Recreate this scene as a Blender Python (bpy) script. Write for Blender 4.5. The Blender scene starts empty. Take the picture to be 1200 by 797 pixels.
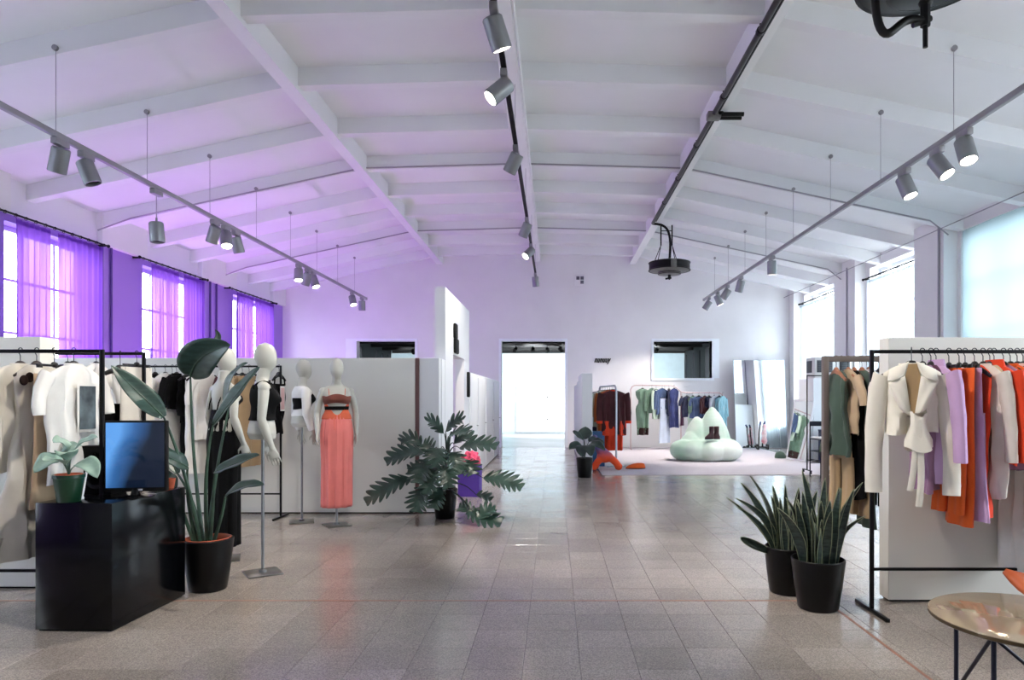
import bpy, bmesh, math, random
from mathutils import Vector, Matrix, Euler, noise

random.seed(7)
PI = math.pi
scene = bpy.context.scene
COL = scene.collection

# ---------------------------------------------------------------- camera
cam_data = bpy.data.cameras.new('camera')
cam_data.sensor_width = 36.0
cam_data.lens = 24.0
cam_data.shift_x = -50.0 / 1200.0
cam_data.shift_y = 68.5 / 1200.0
cam_data.clip_end = 200
cam = bpy.data.objects.new('camera', cam_data)
cam.location = (0, 0, 1.45)
cam.rotation_euler = (PI / 2, 0, 0)
COL.objects.link(cam)
scene.camera = cam

# ---------------------------------------------------------------- exposure, sky
scene.view_settings.view_transform = 'Standard'
scene.view_settings.look = 'None'
scene.view_settings.gamma = 1.0
scene.view_settings.use_curve_mapping = False
scene.view_settings.exposure = 1.36
scene.cycles.max_bounces = 12
scene.cycles.diffuse_bounces = 6
scene.cycles.transparent_max_bounces = 16
scene.cycles.sample_clamp_indirect = 6.0

world = bpy.data.worlds.new('sky')
scene.world = world
world.use_nodes = True
bg = world.node_tree.nodes['Background']
bg.inputs['Color'].default_value = (0.87, 0.955, 1.0, 1)
bg.inputs['Strength'].default_value = 7.5


def light(name, kind, loc, energy, color, target=None, parent=None, **kw):
    d = bpy.data.lights.new(name, kind)
    d.energy = energy
    d.color = color
    for k, v in kw.items():
        setattr(d, k, v)
    o = bpy.data.objects.new(name, d)
    COL.objects.link(o)
    if parent:
        o.parent = parent
    o.location = loc
    if target is not None:
        o.rotation_euler = (Vector(target) - Vector(loc)).to_track_quat('-Z', 'Y').to_euler()
    return o


# window openings along both long walls: (y0, y1); heads and sills
WIN_L = [(1.5, 4.3), (5.9, 8.2), (9.98, 12.0), (13.33, 15.4), (17.08, 19.3)]
WIN_R = [(1.5, 4.3), (5.4, 8.2), (9.0, 12.1), (13.35, 15.6), (17.2, 19.7)]
XL, XR, YB, YF = -8.05, 7.2, 20.2, -3.0
XC, X1, X2 = -0.55, -3.4, 2.3


def portal(name, loc, sx, sy, target):
    o = light(name, 'AREA', loc, 1.0, (1, 1, 1), target, shape='RECTANGLE', size=sx, size_y=sy)
    o.data.cycles.is_portal = True
    return o


for y0, y1 in WIN_L:
    portal('window_portal', (XL - 0.45, (y0 + y1) / 2, 2.6), y1 - y0, 3.4, (0, (y0 + y1) / 2, 2.6))
for y0, y1 in WIN_R:
    portal('window_portal', (XR + 0.45, (y0 + y1) / 2, 2.65), y1 - y0, 3.5, (0, (y0 + y1) / 2, 2.65))


# ---------------------------------------------------------------- materials
def lin(c):
    def f(v):
        v /= 255.0
        return v / 12.92 if v <= 0.04045 else ((v + 0.055) / 1.055) ** 2.4
    return (f(c[0]), f(c[1]), f(c[2]), 1.0)


def N(nt, typ, **kw):
    n = nt.nodes.new(typ)
    for k, v in kw.items():
        if k in n.bl_rna.properties:
            setattr(n, k, v)
        else:
            n.inputs[k].default_value = v
    return n


MATS = {}


def mat(name, col, rough=0.6, metal=0.0, var=0.10, scale=6.0, bump=0.0, bscale=80.0, coat=0.0, sheen=0.0,
        emit=None, estr=0.0, stretch=None, col2=None, spec=None):
    """Principled material whose colour drifts with a noise between two near tones, with optional fine relief."""
    if name in MATS:
        return MATS[name]
    m = bpy.data.materials.new(name)
    m.use_nodes = True
    nt = m.node_tree
    b = nt.nodes['Principled BSDF']
    c = lin(col)
    c2 = lin(col2) if col2 else tuple(min(1, v * (1 - var)) for v in c[:3]) + (1,)
    tc = N(nt, 'ShaderNodeTexCoord')
    src = tc.outputs['Object']
    if stretch:
        mp = N(nt, 'ShaderNodeMapping')
        mp.inputs['Scale'].default_value = stretch
        nt.links.new(src, mp.inputs['Vector'])
        src = mp.outputs['Vector']
    nz = N(nt, 'ShaderNodeTexNoise', Scale=scale, Detail=4.0)
    nt.links.new(src, nz.inputs['Vector'])
    rp = N(nt, 'ShaderNodeValToRGB')
    rp.color_ramp.elements[0].position = 0.35
    rp.color_ramp.elements[1].position = 0.65
    rp.color_ramp.elements[0].color = c2
    rp.color_ramp.elements[1].color = c
    nt.links.new(nz.outputs['Fac'], rp.inputs['Fac'])
    nt.links.new(rp.outputs['Color'], b.inputs['Base Color'])
    b.inputs['Roughness'].default_value = rough
    b.inputs['Metallic'].default_value = metal
    b.inputs['Coat Weight'].default_value = coat
    b.inputs['Sheen Weight'].default_value = sheen
    if spec is not None:
        b.inputs['Specular IOR Level'].default_value = spec
    if bump:
        n2 = N(nt, 'ShaderNodeTexNoise', Scale=bscale, Detail=3.0)
        nt.links.new(src, n2.inputs['Vector'])
        bp = N(nt, 'ShaderNodeBump', Strength=bump, Distance=0.01)
        nt.links.new(n2.outputs['Fac'], bp.inputs['Height'])
        nt.links.new(bp.outputs['Normal'], b.inputs['Normal'])
    if emit:
        b.inputs['Emission Color'].default_value = lin(emit)
        b.inputs['Emission Strength'].default_value = estr
    MATS[name] = m
    return m


def sheer(name, col, clear, tint, rough=0.9):
    """Thin curtain cloth: part lets light through unbent, part scatters it."""
    m = bpy.data.materials.new(name)
    m.use_nodes = True
    nt = m.node_tree
    nt.nodes.remove(nt.nodes['Principled BSDF'])
    out = nt.nodes['Material Output']
    tc = N(nt, 'ShaderNodeTexCoord')
    mp = N(nt, 'ShaderNodeMapping')
    mp.inputs['Scale'].default_value = (1, 9, 0.35)
    nt.links.new(tc.outputs['Object'], mp.inputs['Vector'])
    nz = N(nt, 'ShaderNodeTexNoise', Scale=1.6, Detail=3.0)
    nt.links.new(mp.outputs['Vector'], nz.inputs['Vector'])
    mr = N(nt, 'ShaderNodeMapRange')
    mr.inputs['From Min'].default_value = 0.3
    mr.inputs['From Max'].default_value = 0.7
    mr.inputs['To Min'].default_value = clear * 0.35
    mr.inputs['To Max'].default_value = clear * 1.7
    nt.links.new(nz.outputs['Fac'], mr.inputs['Value'])
    df = N(nt, 'ShaderNodeBsdfDiffuse', Color=lin(col))
    tl = N(nt, 'ShaderNodeBsdfTranslucent', Color=lin(col))
    tp = N(nt, 'ShaderNodeBsdfTransparent', Color=lin(tint))
    m1 = N(nt, 'ShaderNodeMixShader', Fac=0.5)
    m2 = N(nt, 'ShaderNodeMixShader')
    nt.links.new(df.outputs[0], m1.inputs[1])
    nt.links.new(tl.outputs[0], m1.inputs[2])
    nt.links.new(mr.outputs[0], m2.inputs[0])
    nt.links.new(m1.outputs[0], m2.inputs[1])
    nt.links.new(tp.outputs[0], m2.inputs[2])
    nt.links.new(m2.outputs[0], out.inputs['Surface'])
    return m


def glass_mat(name, tint=(0.96, 0.98, 1.0, 1)):
    m = bpy.data.materials.new(name)
    m.use_nodes = True
    nt = m.node_tree
    nt.nodes.remove(nt.nodes['Principled BSDF'])
    out = nt.nodes['Material Output']
    lw = N(nt, 'ShaderNodeLayerWeight', Blend=0.5)
    pw = N(nt, 'ShaderNodeMath', operation='POWER')
    pw.inputs[1].default_value = 4.0
    nt.links.new(lw.outputs['Facing'], pw.inputs[0])
    fr = N(nt, 'ShaderNodeMath', operation='MULTIPLY_ADD')
    fr.inputs[1].default_value = 0.5
    fr.inputs[2].default_value = 0.04
    nt.links.new(pw.outputs[0], fr.inputs[0])
    tp = N(nt, 'ShaderNodeBsdfTransparent', Color=tint)
    gl = N(nt, 'ShaderNodeBsdfGlossy', Roughness=0.02)
    mx = N(nt, 'ShaderNodeMixShader')
    nt.links.new(fr.outputs[0], mx.inputs[0])
    nt.links.new(tp.outputs[0], mx.inputs[1])
    nt.links.new(gl.outputs[0], mx.inputs[2])
    nt.links.new(mx.outputs[0], out.inputs['Surface'])
    return m


def floor_mat():
    m = bpy.data.materials.new('terrazzo')
    m.use_nodes = True
    nt = m.node_tree
    L = nt.links.new
    b = nt.nodes['Principled BSDF']
    geo = N(nt, 'ShaderNodeNewGeometry')
    sub = N(nt, 'ShaderNodeVectorMath', operation='SUBTRACT')
    sub.inputs[1].default_value = (0.138, 4.895, 0)
    L(geo.outputs['Position'], sub.inputs[0])
    div = N(nt, 'ShaderNodeVectorMath', operation='DIVIDE')
    div.inputs[1].default_value = (0.31, 0.31, 10)
    L(sub.outputs[0], div.inputs[0])
    fl = N(nt, 'ShaderNodeVectorMath', operation='FLOOR')
    L(div.outputs[0], fl.inputs[0])
    wn = N(nt, 'ShaderNodeTexWhiteNoise', noise_dimensions='2D')
    L(fl.outputs[0], wn.inputs['Vector'])
    ramp = N(nt, 'ShaderNodeValToRGB')
    e = ramp.color_ramp.elements
    e[0].color = lin((150, 142, 135))
    e[1].color = lin((164, 156, 150))
    L(wn.outputs['Value'], ramp.inputs['Fac'])
    vo = N(nt, 'ShaderNodeTexVoronoi', Scale=190.0)
    L(geo.outputs['Position'], vo.inputs['Vector'])
    chip = N(nt, 'ShaderNodeValToRGB')
    e = chip.color_ramp.elements
    e[0].position, e[1].position = 0.30, 0.72
    e[0].color = (0.78, 0.77, 0.76, 1)
    e[1].color = (1.20, 1.19, 1.17, 1)
    sep = N(nt, 'ShaderNodeSeparateColor')
    L(vo.outputs['Color'], sep.inputs[0])
    L(sep.outputs[0], chip.inputs['Fac'])
    mul = N(nt, 'ShaderNodeMix', data_type='RGBA', blend_type='MULTIPLY')
    mul.inputs['Factor'].default_value = 1.0
    L(ramp.outputs['Color'], mul.inputs[6])
    L(chip.outputs['Color'], mul.inputs[7])
    st = N(nt, 'ShaderNodeTexNoise', Scale=0.8, Detail=5.0)
    L(geo.outputs['Position'], st.inputs['Vector'])
    sr = N(nt, 'ShaderNodeValToRGB')
    sr.color_ramp.elements[0].position = 0.35
    sr.color_ramp.elements[1].position = 0.7
    sr.color_ramp.elements[0].color = (0.80, 0.78, 0.77, 1)
    sr.color_ramp.elements[1].color = (1.05, 1.04, 1.02, 1)
    L(st.outputs['Fac'], sr.inputs['Fac'])
    mul2 = N(nt, 'ShaderNodeMix', data_type='RGBA', blend_type='MULTIPLY')
    mul2.inputs['Factor'].default_value = 1.0
    L(mul.outputs[2], mul2.inputs[6])
    L(sr.outputs['Color'], mul2.inputs[7])
    L(mul2.outputs[2], b.inputs['Base Color'])
    rn = N(nt, 'ShaderNodeTexNoise', Scale=2.2, Detail=4.0)
    L(geo.outputs['Position'], rn.inputs['Vector'])
    rr = N(nt, 'ShaderNodeMapRange')
    rr.inputs['To Min'].default_value = 0.12
    rr.inputs['To Max'].default_value = 0.24
    L(rn.outputs['Fac'], rr.inputs['Value'])
    L(rr.outputs[0], b.inputs['Roughness'])
    b.inputs['Specular IOR Level'].default_value = 0.75
    return m


# ---------------------------------------------------------------- mesh helpers
def V(*a):
    return Vector(a)


class MB:
    """Collects shapes into one mesh."""
    def __init__(self):
        self.bm = bmesh.new()

    def ring(self, pts):
        return [self.bm.verts.new(p) for p in pts]

    def bridge(self, a, b, closed=True):
        n = len(a)
        for i in range(n if closed else n - 1):
            j = (i + 1) % n
            try:
                self.bm.faces.new((a[i], a[j], b[j], b[i]))
            except ValueError:
                pass

    def cap(self, r, flip=False):
        try:
            self.bm.faces.new(r[::-1] if flip else r)
        except ValueError:
            pass

    def box(self, c, s, bevel=0.0, rot=None):
        g = bmesh.ops.create_cube(self.bm, size=1.0)
        vs = g['verts']
        for v in vs:
            v.co = Vector((v.co.x * s[0], v.co.y * s[1], v.co.z * s[2]))
        if bevel > 0:
            es = list({e for v in vs for e in v.link_edges})
            r = bmesh.ops.bevel(self.bm, geom=es, offset=bevel, segments=2, affect='EDGES', profile=0.5)
            vs = list({v for f in r['faces'] for v in f.verts} | {v for v in vs if v.is_valid})
        M = Matrix.Translation(c)
        if rot is not None:
            M = M @ (rot.to_matrix().to_4x4() if isinstance(rot, Euler) else rot)
        bmesh.ops.transform(self.bm, matrix=M, verts=vs)
        return self

    def span(self, a, b, bevel=0.0):
        a, b = Vector(a), Vector(b)
        return self.box((a + b) / 2, [abs(v) for v in (b - a)], bevel)

    def tube(self, path, r, seg=8, caps=True, flat=1.0, up=None):
        path = [Vector(p) for p in path]
        n = len(path)
        rs = r if isinstance(r, (list, tuple)) else [r] * n
        prev = None
        u = None
        for i, p in enumerate(path):
            t = (path[min(i + 1, n - 1)] - path[max(i - 1, 0)]).normalized()
            if u is None:
                h = Vector(up) if up else (Vector((0, 0, 1)) if abs(t.z) < 0.9 else Vector((0, 1, 0)))
                u = (h - t * h.dot(t)).normalized()
            else:
                u = (u - t * u.dot(t))
                u = u.normalized() if u.length > 1e-6 else t.orthogonal().normalized()
            w = t.cross(u)
            rg = self.ring([p + u * (rs[i] * math.cos(2 * PI * k / seg)) + w * (rs[i] * flat * math.sin(2 * PI * k / seg)) for k in range(seg)])
            if prev:
                self.bridge(prev, rg)
            elif caps:
                self.cap(rg, True)
            prev = rg
        if caps:
            self.cap(prev)
        return self

    def lathe(self, prof, seg=24, c=(0, 0, 0), capb=True, capt=True):
        c = Vector(c)
        prev = None
        for r, z in prof:
            rg = self.ring([c + Vector((r * math.cos(2 * PI * k / seg), r * math.sin(2 * PI * k / seg), z)) for k in range(seg)])
            if prev:
                self.bridge(prev, rg)
            elif capb:
                self.cap(rg, True)
            prev = rg
        if capt:
            self.cap(prev)
        return self

    def ball(self, c, r, seg=16, rings=10, rot=None):
        r = Vector(r) if hasattr(r, '__len__') else Vector((r, r, r))
        g = bmesh.ops.create_uvsphere(self.bm, u_segments=seg, v_segments=rings, radius=1.0)
        M = Matrix.Translation(c)
        if rot is not None:
            M = M @ rot.to_matrix().to_4x4()
        bmesh.ops.transform(self.bm, matrix=M @ Matrix.Diagonal((r.x, r.y, r.z, 1)), verts=g['verts'])
        return self

    def grid(self, fn, nu, nv, wrap=False):
        rows = [[self.bm.verts.new(fn(i / nu, j / nv)) for j in range(nv + 1)] for i in range(nu + 1)]
        for i in range(nu):
            for j in range(nv):
                self.bm.faces.new((rows[i][j], rows[i + 1][j], rows[i + 1][j + 1], rows[i][j + 1]))
        return self

    def loft(self, rings, caps=(True, True)):
        prev = None
        for pts in rings:
            rg = self.ring(pts)
            if prev:
                self.bridge(prev, rg)
            elif caps[0]:
                self.cap(rg, True)
            prev = rg
        if caps[1]:
            self.cap(prev)
        return self

    def prism(self, poly, h0, h1):
        """polygon in x,z pushed along y from h0 to h1"""
        a = self.ring([(p[0], h0, p[1]) for p in poly])
        b = self.ring([(p[0], h1, p[1]) for p in poly])
        self.bridge(a, b)
        self.cap(a, True)
        self.cap(b)
        return self

    def mesh(self, name, smooth=True, fix=True):
        if fix:
            bmesh.ops.recalc_face_normals(self.bm, faces=self.bm.faces[:])
        me = bpy.data.meshes.new(name)
        self.bm.to_mesh(me)
        self.bm.free()
        if smooth:
            for p in me.polygons:
                p.use_smooth = True
            try:
                me.set_sharp_from_angle(angle=math.radians(38))
            except Exception:
                pass
        return me

    def build(self, name, m, parent=None, smooth=True, label=None, loc=None, rot=None, fix=True):
        o = link(name, self.mesh(name, smooth, fix), m, parent, loc, rot)
        if label:
            o['label'] = label
        return o


def link(name, me, m, parent=None, loc=None, rot=None):
    o = bpy.data.objects.new(name, me)
    COL.objects.link(o)
    if m is not None and not me.materials:
        me.materials.append(m)
    if parent:
        o.parent = parent
    if loc is not None:
        o.location = loc
    if rot is not None:
        o.rotation_euler = rot
    return o


def thing(name, label, cat, loc=(0, 0, 0), rz=0.0, group=None, rot=None):
    o = bpy.data.objects.new(name, None)
    o.empty_display_size = 0.1
    COL.objects.link(o)
    o.location = loc
    o.rotation_euler = rot if rot is not None else (0, 0, rz)
    o['label'] = label
    o['category'] = cat
    if group:
        o['group'] = group
    return o


def tag(o, label, cat, group=None):
    o['label'] = label
    o['category'] = cat
    if group:
        o['group'] = group
    return o


def struct(o):
    o['kind'] = 'structure'
    return o


def at(px, py, Y):
    """the point at depth Y that the photograph shows at this pixel"""
    return Vector(((px - 650.0) * Y / 800.0, Y, 1.45 + (467.0 - py) * Y / 800.0))


def bez(p, n):
    """smooth curve through control points (Bezier of any degree)"""
    p = [Vector(q) for q in p]
    out = []
    for i in range(n + 1):
        t = i / n
        q = p[:]
        while len(q) > 1:
            q = [q[k].lerp(q[k + 1], t) for k in range(len(q) - 1)]
        out.append(q[0])
    return out


def remeshed(mb, name, m, parent, voxel, smooth_it=4, label=None, loc=None):
    """one continuous skin around overlapping shapes"""
    me = mb.mesh(name, True)
    tmp = bpy.data.objects.new('temporary', me)
    COL.objects.link(tmp)
    r = tmp.modifiers.new('r', 'REMESH')
    r.mode = 'VOXEL'
    r.voxel_size = voxel
    r.use_smooth_shade = True
    s = tmp.modifiers.new('s', 'SMOOTH')
    s.factor = 0.5
    s.iterations = smooth_it
    dg = bpy.context.evaluated_depsgraph_get()
    me2 = bpy.data.meshes.new_from_object(tmp.evaluated_get(dg))
    bpy.data.objects.remove(tmp)
    me2.name = name
    me2.materials.clear()
    for p in me2.polygons:
        p.use_smooth = True
    o = link(name, me2, m, parent, loc)
    if label:
        o['label'] = label
    return o


def interp(tab, z):
    if z <= tab[0][0]:
        return tab[0][1:]
    for a, b in zip(tab, tab[1:]):
        if z <= b[0]:
            t = (z - a[0]) / (b[0] - a[0])
            t = t * t * (3 - 2 * t) * 0.5 + t * 0.5
            return tuple(a[k] + (b[k] - a[k]) * t for k in range(1, len(a)))
    return tab[-1][1:]

# ================================================================ the setting
M_WALL = mat('white_plaster', (232, 231, 232), 0.75, var=0.05, scale=1.2, bump=0.06, bscale=30)
M_CEIL = mat('ceiling_paint', (233, 234, 236), 0.8, var=0.05, scale=0.8, bump=0.08, bscale=14)
M_FRAME = mat('white_joinery', (226, 228, 232), 0.5, var=0.04)
M_BOARD = mat('partition_board', (222, 221, 214), 0.55, var=0.03, scale=1.5)
M_BOARD2 = mat('partition_board_cool', (224, 226, 230), 0.5, var=0.03, scale=1.5)
M_BLACK = mat('black_steel', (8, 8, 11), 0.35, metal=0.2, var=0.2, spec=0.3)
M_BLACKM = mat('black_matte', (7, 7, 9), 0.6, var=0.2, spec=0.25)
M_CHROME = mat('brushed_steel', (150, 152, 156), 0.3, metal=0.9, var=0.1, scale=30)
M_GREYMETAL = mat('grey_lamp_metal', (140, 143, 146), 0.4, metal=0.6, var=0.08)
M_TRACK = mat('grey_track', (150, 148, 152), 0.4, metal=0.4, var=0.06)
M_WIRE = mat('thin_wire', (166, 164, 170), 0.5, metal=0.5, var=0.05)
M_GLASS = glass_mat('window_glass')
M_TERR = floor_mat()
M_GROUT = mat('grout', (112, 104, 100), 0.85, var=0.2, scale=20)
M_REDJOINT = mat('red_joint', (150, 108, 90), 0.7, var=0.2, scale=12)
M_CONC = mat('polished_concrete', (206, 208, 210), 0.2, var=0.12, scale=0.7)
M_DARKCEIL = mat('dark_ceiling', (3, 4, 6), 0.8, var=0.3, scale=2)


def wall_left_mat():
    """white plaster above, lilac paint up to the line of the window heads"""
    m = bpy.data.materials.new('lilac_dado_wall')
    m.use_nodes = True
    nt = m.node_tree
    b = nt.nodes['Principled BSDF']
    geo = N(nt, 'ShaderNodeNewGeometry')
    sx = N(nt, 'ShaderNodeSeparateXYZ')
    nt.links.new(geo.outputs['Position'], sx.inputs[0])
    gt = N(nt, 'ShaderNodeMath', operation='GREATER_THAN')
    gt.inputs[1].default_value = 4.17
    nt.links.new(sx.outputs['Z'], gt.inputs[0])
    nz = N(nt, 'ShaderNodeTexNoise', Scale=1.3, Detail=4.0)
    nt.links.new(geo.outputs['Position'], nz.inputs['Vector'])
    r1 = N(nt, 'ShaderNodeValToRGB')
    r1.color_ramp.elements[0].color = lin((156, 120, 206))
    r1.color_ramp.elements[1].color = lin((166, 130, 214))
    nt.links.new(nz.outputs['Fac'], r1.inputs['Fac'])
    mx = N(nt, 'ShaderNodeMix', data_type='RGBA')
    nt.links.new(gt.outputs[0], mx.inputs[0])
    nt.links.new(r1.outputs['Color'], mx.inputs[6])
    mx.inputs[7].default_value = lin((230, 228, 234))
    nt.links.new(mx.outputs[2], b.inputs['Base Color'])
    b.inputs['Roughness'].default_value = 0.75
    return m


def holed_wall(mb, axis, p0, p1, a0, a1, z0, z1, holes):
    """boxes that fill a wall around rectangular holes; axis 'x' = wall runs along x"""
    cuts = sorted({a0, a1} | {h[0] for h in holes} | {h[1] for h in holes})
    for u, v in zip(cuts, cuts[1:]):
        mid = (u + v) / 2
        hs = sorted((h[2], h[3]) for h in holes if h[0] <= mid <= h[1])
        z = z0
        for b, t in hs + [(z1, z1)]:
            if b > z + 1e-4:
                if axis == 'x':
                    mb.span((u, p0, z), (v, p1, b))
                else:
                    mb.span((p0, u, z), (p1, v, b))
            z = t


# floor: grout bed, single tiles near the camera, the rest joined
fb = MB()
fb.span((XL - 0.4, YF - 0.3, -0.25), (XR + 0.4, YB, -0.007))
floor = struct(fb.build('floor', M_GROUT, smooth=False))
T = 0.31
GX, GY = 0.138, 4.895


def tile_shape(mb, x, y, gap=0.0018, bv=0.0016):
    h = T / 2 - gap / 2
    a = mb.ring([(x - h, y - h, -0.007), (x + h, y - h, -0.007), (x + h, y + h, -0.007), (x - h, y + h, -0.007)])
    c = mb.ring([(x - h, y - h, -bv), (x + h, y - h, -bv), (x + h, y + h, -bv), (x - h, y + h, -bv)])
    k = h - bv
    d = mb.ring([(x - k, y - k, 0), (x + k, y - k, 0), (x + k, y + k, 0), (x - k, y + k, 0)])
    mb.bridge(a, c)
    mb.bridge(c, d)
    mb.cap(d)


cells = []
for i in range(-27, 24):
    for j in range(-27, 51):
        x, y = GX + (i + 0.5) * T, GY + (j + 0.5) * T
        if XL < x - T / 2 and x + T / 2 < XR and YF < y - T / 2 and y + T / 2 < YB + 0.1:
            cells.append((x, y))
seen = [(y, x) for x, y in cells if y > 3.4 and -0.8125 * y - 0.15 < x < 0.6875 * y + 0.15]
seen.sort()
single = {(x, y) for y, x in seen[:298]}
tm = MB()
tile_shape(tm, 0, 0)
tile_me = tm.mesh('tile', smooth=False)
tile_me.materials.append(M_TERR)
rest = MB()
for x, y in cells:
    if (x, y) in single:
        o = link('tile', tile_me, None, floor, (x, y, random.uniform(-0.0004, 0.0)))
        o.rotation_euler = (random.uniform(-0.0006, 0.0006), random.uniform(-0.0006, 0.0006), 0)
    else:
        tile_shape(rest, x, y)
o = rest.build('tiles_beyond', M_TERR, floor, smooth=False)
o['kind'] = 'stuff'
j = MB()
j.span((XL, 4.885, -0.006), (1.94, 4.905, 0.0006))
j.build('expansion_joint', M_REDJOINT, floor, smooth=False)
j = MB()
j.span((1.93, YF, -0.006), (1.95, 4.905, 0.0006))
j.build('expansion_joint', M_REDJOINT, floor, smooth=False)

# street outside the windows
s = MB()
s.span((-90, -60, -0.9), (90, 110, -0.6))
struct(s.build('ground', mat('asphalt', (150, 148, 144), 0.9, var=0.2, scale=0.5), smooth=False))

# side walls
wl = MB()
holed_wall(wl, 'y', XL - 0.4, XL, YF - 0.3, YB, 0, 4.95, [(a, b, 0.85, 4.06) for a, b in WIN_L])
wall_left = struct(wl.build('wall_left', wall_left_mat(), smooth=False))
wr = MB()
holed_wall(wr, 'y', XR, XR + 0.4, YF - 0.3, YB, 0, 4.95, [(a, b, 0.85, 4.42) for a, b in WIN_R])
wall_right = struct(wr.build('wall_right', M_WALL, smooth=False))
for y0, y1 in ((4.5, 5.2), (8.35, 8.85), (12.2, 13.2), (15.8, 17.0), (19.85, 20.2)):
    p = MB()
    p.span((XR - 0.25, y0, 0), (XR, y1, 4.8))
    p.build('pier', M_WALL, wall_right, smooth=False)
# plaster hoods between the piers above the lilac paint
for y0, y1 in ((8.2, 9.98), (12.0, 13.33), (15.4, 17.08), (19.3, 20.2)):
    p = MB()
    p.span((XL, y0, 4.17), (XL + 0.10, y1, 4.85))
    p.build('pier', M_WALL, wall_left, smooth=False)
wf = MB()
wf.span((XL - 0.4, YF - 0.3, 0), (XR + 0.4, YF, 6.2))
struct(wf.build('wall_front', M_WALL, smooth=False))

# back wall with its three openings
WIN_BACK = [(-5.86, -4.13, 1.9, 3.15), (2.93, 4.65, 2.05, 3.15)]
DOOR = (-1.58, 0.31, 0.0, 3.15)
bk = MB()
holed_wall(bk, 'x', YB, YB + 0.3, XL - 0.4, XR + 0.4, 0, 6.2, WIN_BACK + [DOOR])
struct(bk.build('wall_back', M_WALL, smooth=False))
M_TRIMW = mat('bright_trim', (240, 245, 250), 0.4, var=0.02)


def opening_trim(name, x0, x1, z0, z1, sill):
    t = MB()
    w = 0.07
    t.span((x0 - w, YB - 0.03, z0), (x0, YB + 0.31, z1 + w))
    t.span((x1, YB - 0.03, z0), (x1 + w, YB + 0.31, z1 + w))
    t.span((x0, YB - 0.03, z1), (x1, YB + 0.31, z1 + w))
    if sill:
        t.span((x0 - w, YB - 0.03, z0 - w), (x1 + w, YB + 0.31, z0))
    return struct(t.build(name, M_TRIMW, smooth=False))


opening_trim('door_1', *DOOR, False)
opening_trim('window_11', *WIN_BACK[0], True)
opening_trim('window_12', *WIN_BACK[1], True)
# wide pale reveal strip beside the two high openings
for k, (x0, x1, z0, z1) in enumerate(WIN_BACK):
    t = MB()
    if k == 0:
        t.span((x0 - 0.32, YB - 0.012, z0), (x0 - 0.07, YB, z1 + 0.07))
    else:
        t.span((x1 + 0.07, YB - 0.012, z0), (x1 + 0.22, YB, z1 + 0.07))
    struct(t.build('trim_%d' % (k + 1), M_TRIMW, smooth=False))

# ceiling
PROF = [(XL - 0.4, 4.62), (X1, 5.72), (XC, 5.80), (X2, 5.72), (XR + 0.4, 4.58)]


def prof_z(x):
    for (xa, za), (xb, zb) in zip(PROF, PROF[1:]):
        if xa <= x <= xb:
            return za + (zb - za) * (x - xa) / (xb - xa)
    return PROF[0][1]


c = MB()
c.prism(PROF + [(x, z + 0.25) for x, z in PROF[::-1]], YF - 0.3, YB + 0.3)
ceiling = struct(c.build('ceiling', M_CEIL, smooth=False))
BEAM_Y = [-2.3, -0.7, 0.9, 2.5, 4.07, 5.67, 7.27, 8.88, 10.48, 12.1, 13.65, 15.15, 16.6, 18.0, 19.35]
BD = 0.24
bm_ = MB()
lo = [(x, z - BD) for x, z in PROF]
bm_.prism(lo + [(x, z + 0.05) for x, z in PROF[::-1]], -0.08, 0.08)
beam_me = bm_.mesh('beam', smooth=False)
beam_me.materials.append(M_CEIL)
for y in BEAM_Y:
    link('beam', beam_me, None, ceiling, (0, y, 0))
for x in (X1, X2):
    p = MB()
    p.span((x - 0.09, YF, 5.42), (x + 0.09, YB, 5.75))
    p.build('purlin', M_CEIL, ceiling, smooth=False)
p = MB()
p.span((XC - 0.10, YF, 5.50), (XC + 0.10, YB, 5.82))
p.build('ridge_beam', M_CEIL, ceiling, smooth=False)
# cable runs along the ridge and across two of the beams
for dx, r in ((-0.13, 0.012), (0.125, 0.018)):
    t = MB()
    t.tube([(XC + dx, YF, 5.52), (XC + dx, YB - 0.02, 5.52)], r, 6)
    t.build('conduit', M_CEIL, ceiling)
for yb in (12.1, 16.6):
    t = MB()
    y = yb - 0.10
    t.tube([(XL + 0.02, y, prof_z(XL) - 0.3)] + [(x, y, prof_z(x) - BD + 0.02) for x in (XL + 0.6, X1, XC, X2, XR - 0.6)] + [(XR - 0.28, y, prof_z(XR) - 0.34)], 0.014, 6)
    t.build('conduit', M_WIRE, ceiling)
# conduits down the piers
for x, yy in ((XR - 0.27, 12.32), (XR - 0.27, 16.2)):
    t = MB()
    t.tube([(x, yy, 4.55), (x, yy, 0.1)], 0.02, 8)
    t.build('conduit', M_WIRE, wall_right)
for yy in (12.1, 12.35, 15.9, 16.2):
    t = MB()
    t.tube([(XL + 0.03, yy, 4.45), (XL + 0.03, yy, 0.1)], 0.022, 8)
    t.build('conduit', mat('violet_pipe', (92, 66, 140), 0.5), wall_left)
# thin tension cable along the window wall
t = MB()
t.tube([(XR - 0.45, 3.0, 4.42), (XR - 0.45, 20.1, 4.42)], 0.01, 6)
t.build('cable', M_WIRE, wall_right)

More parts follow.
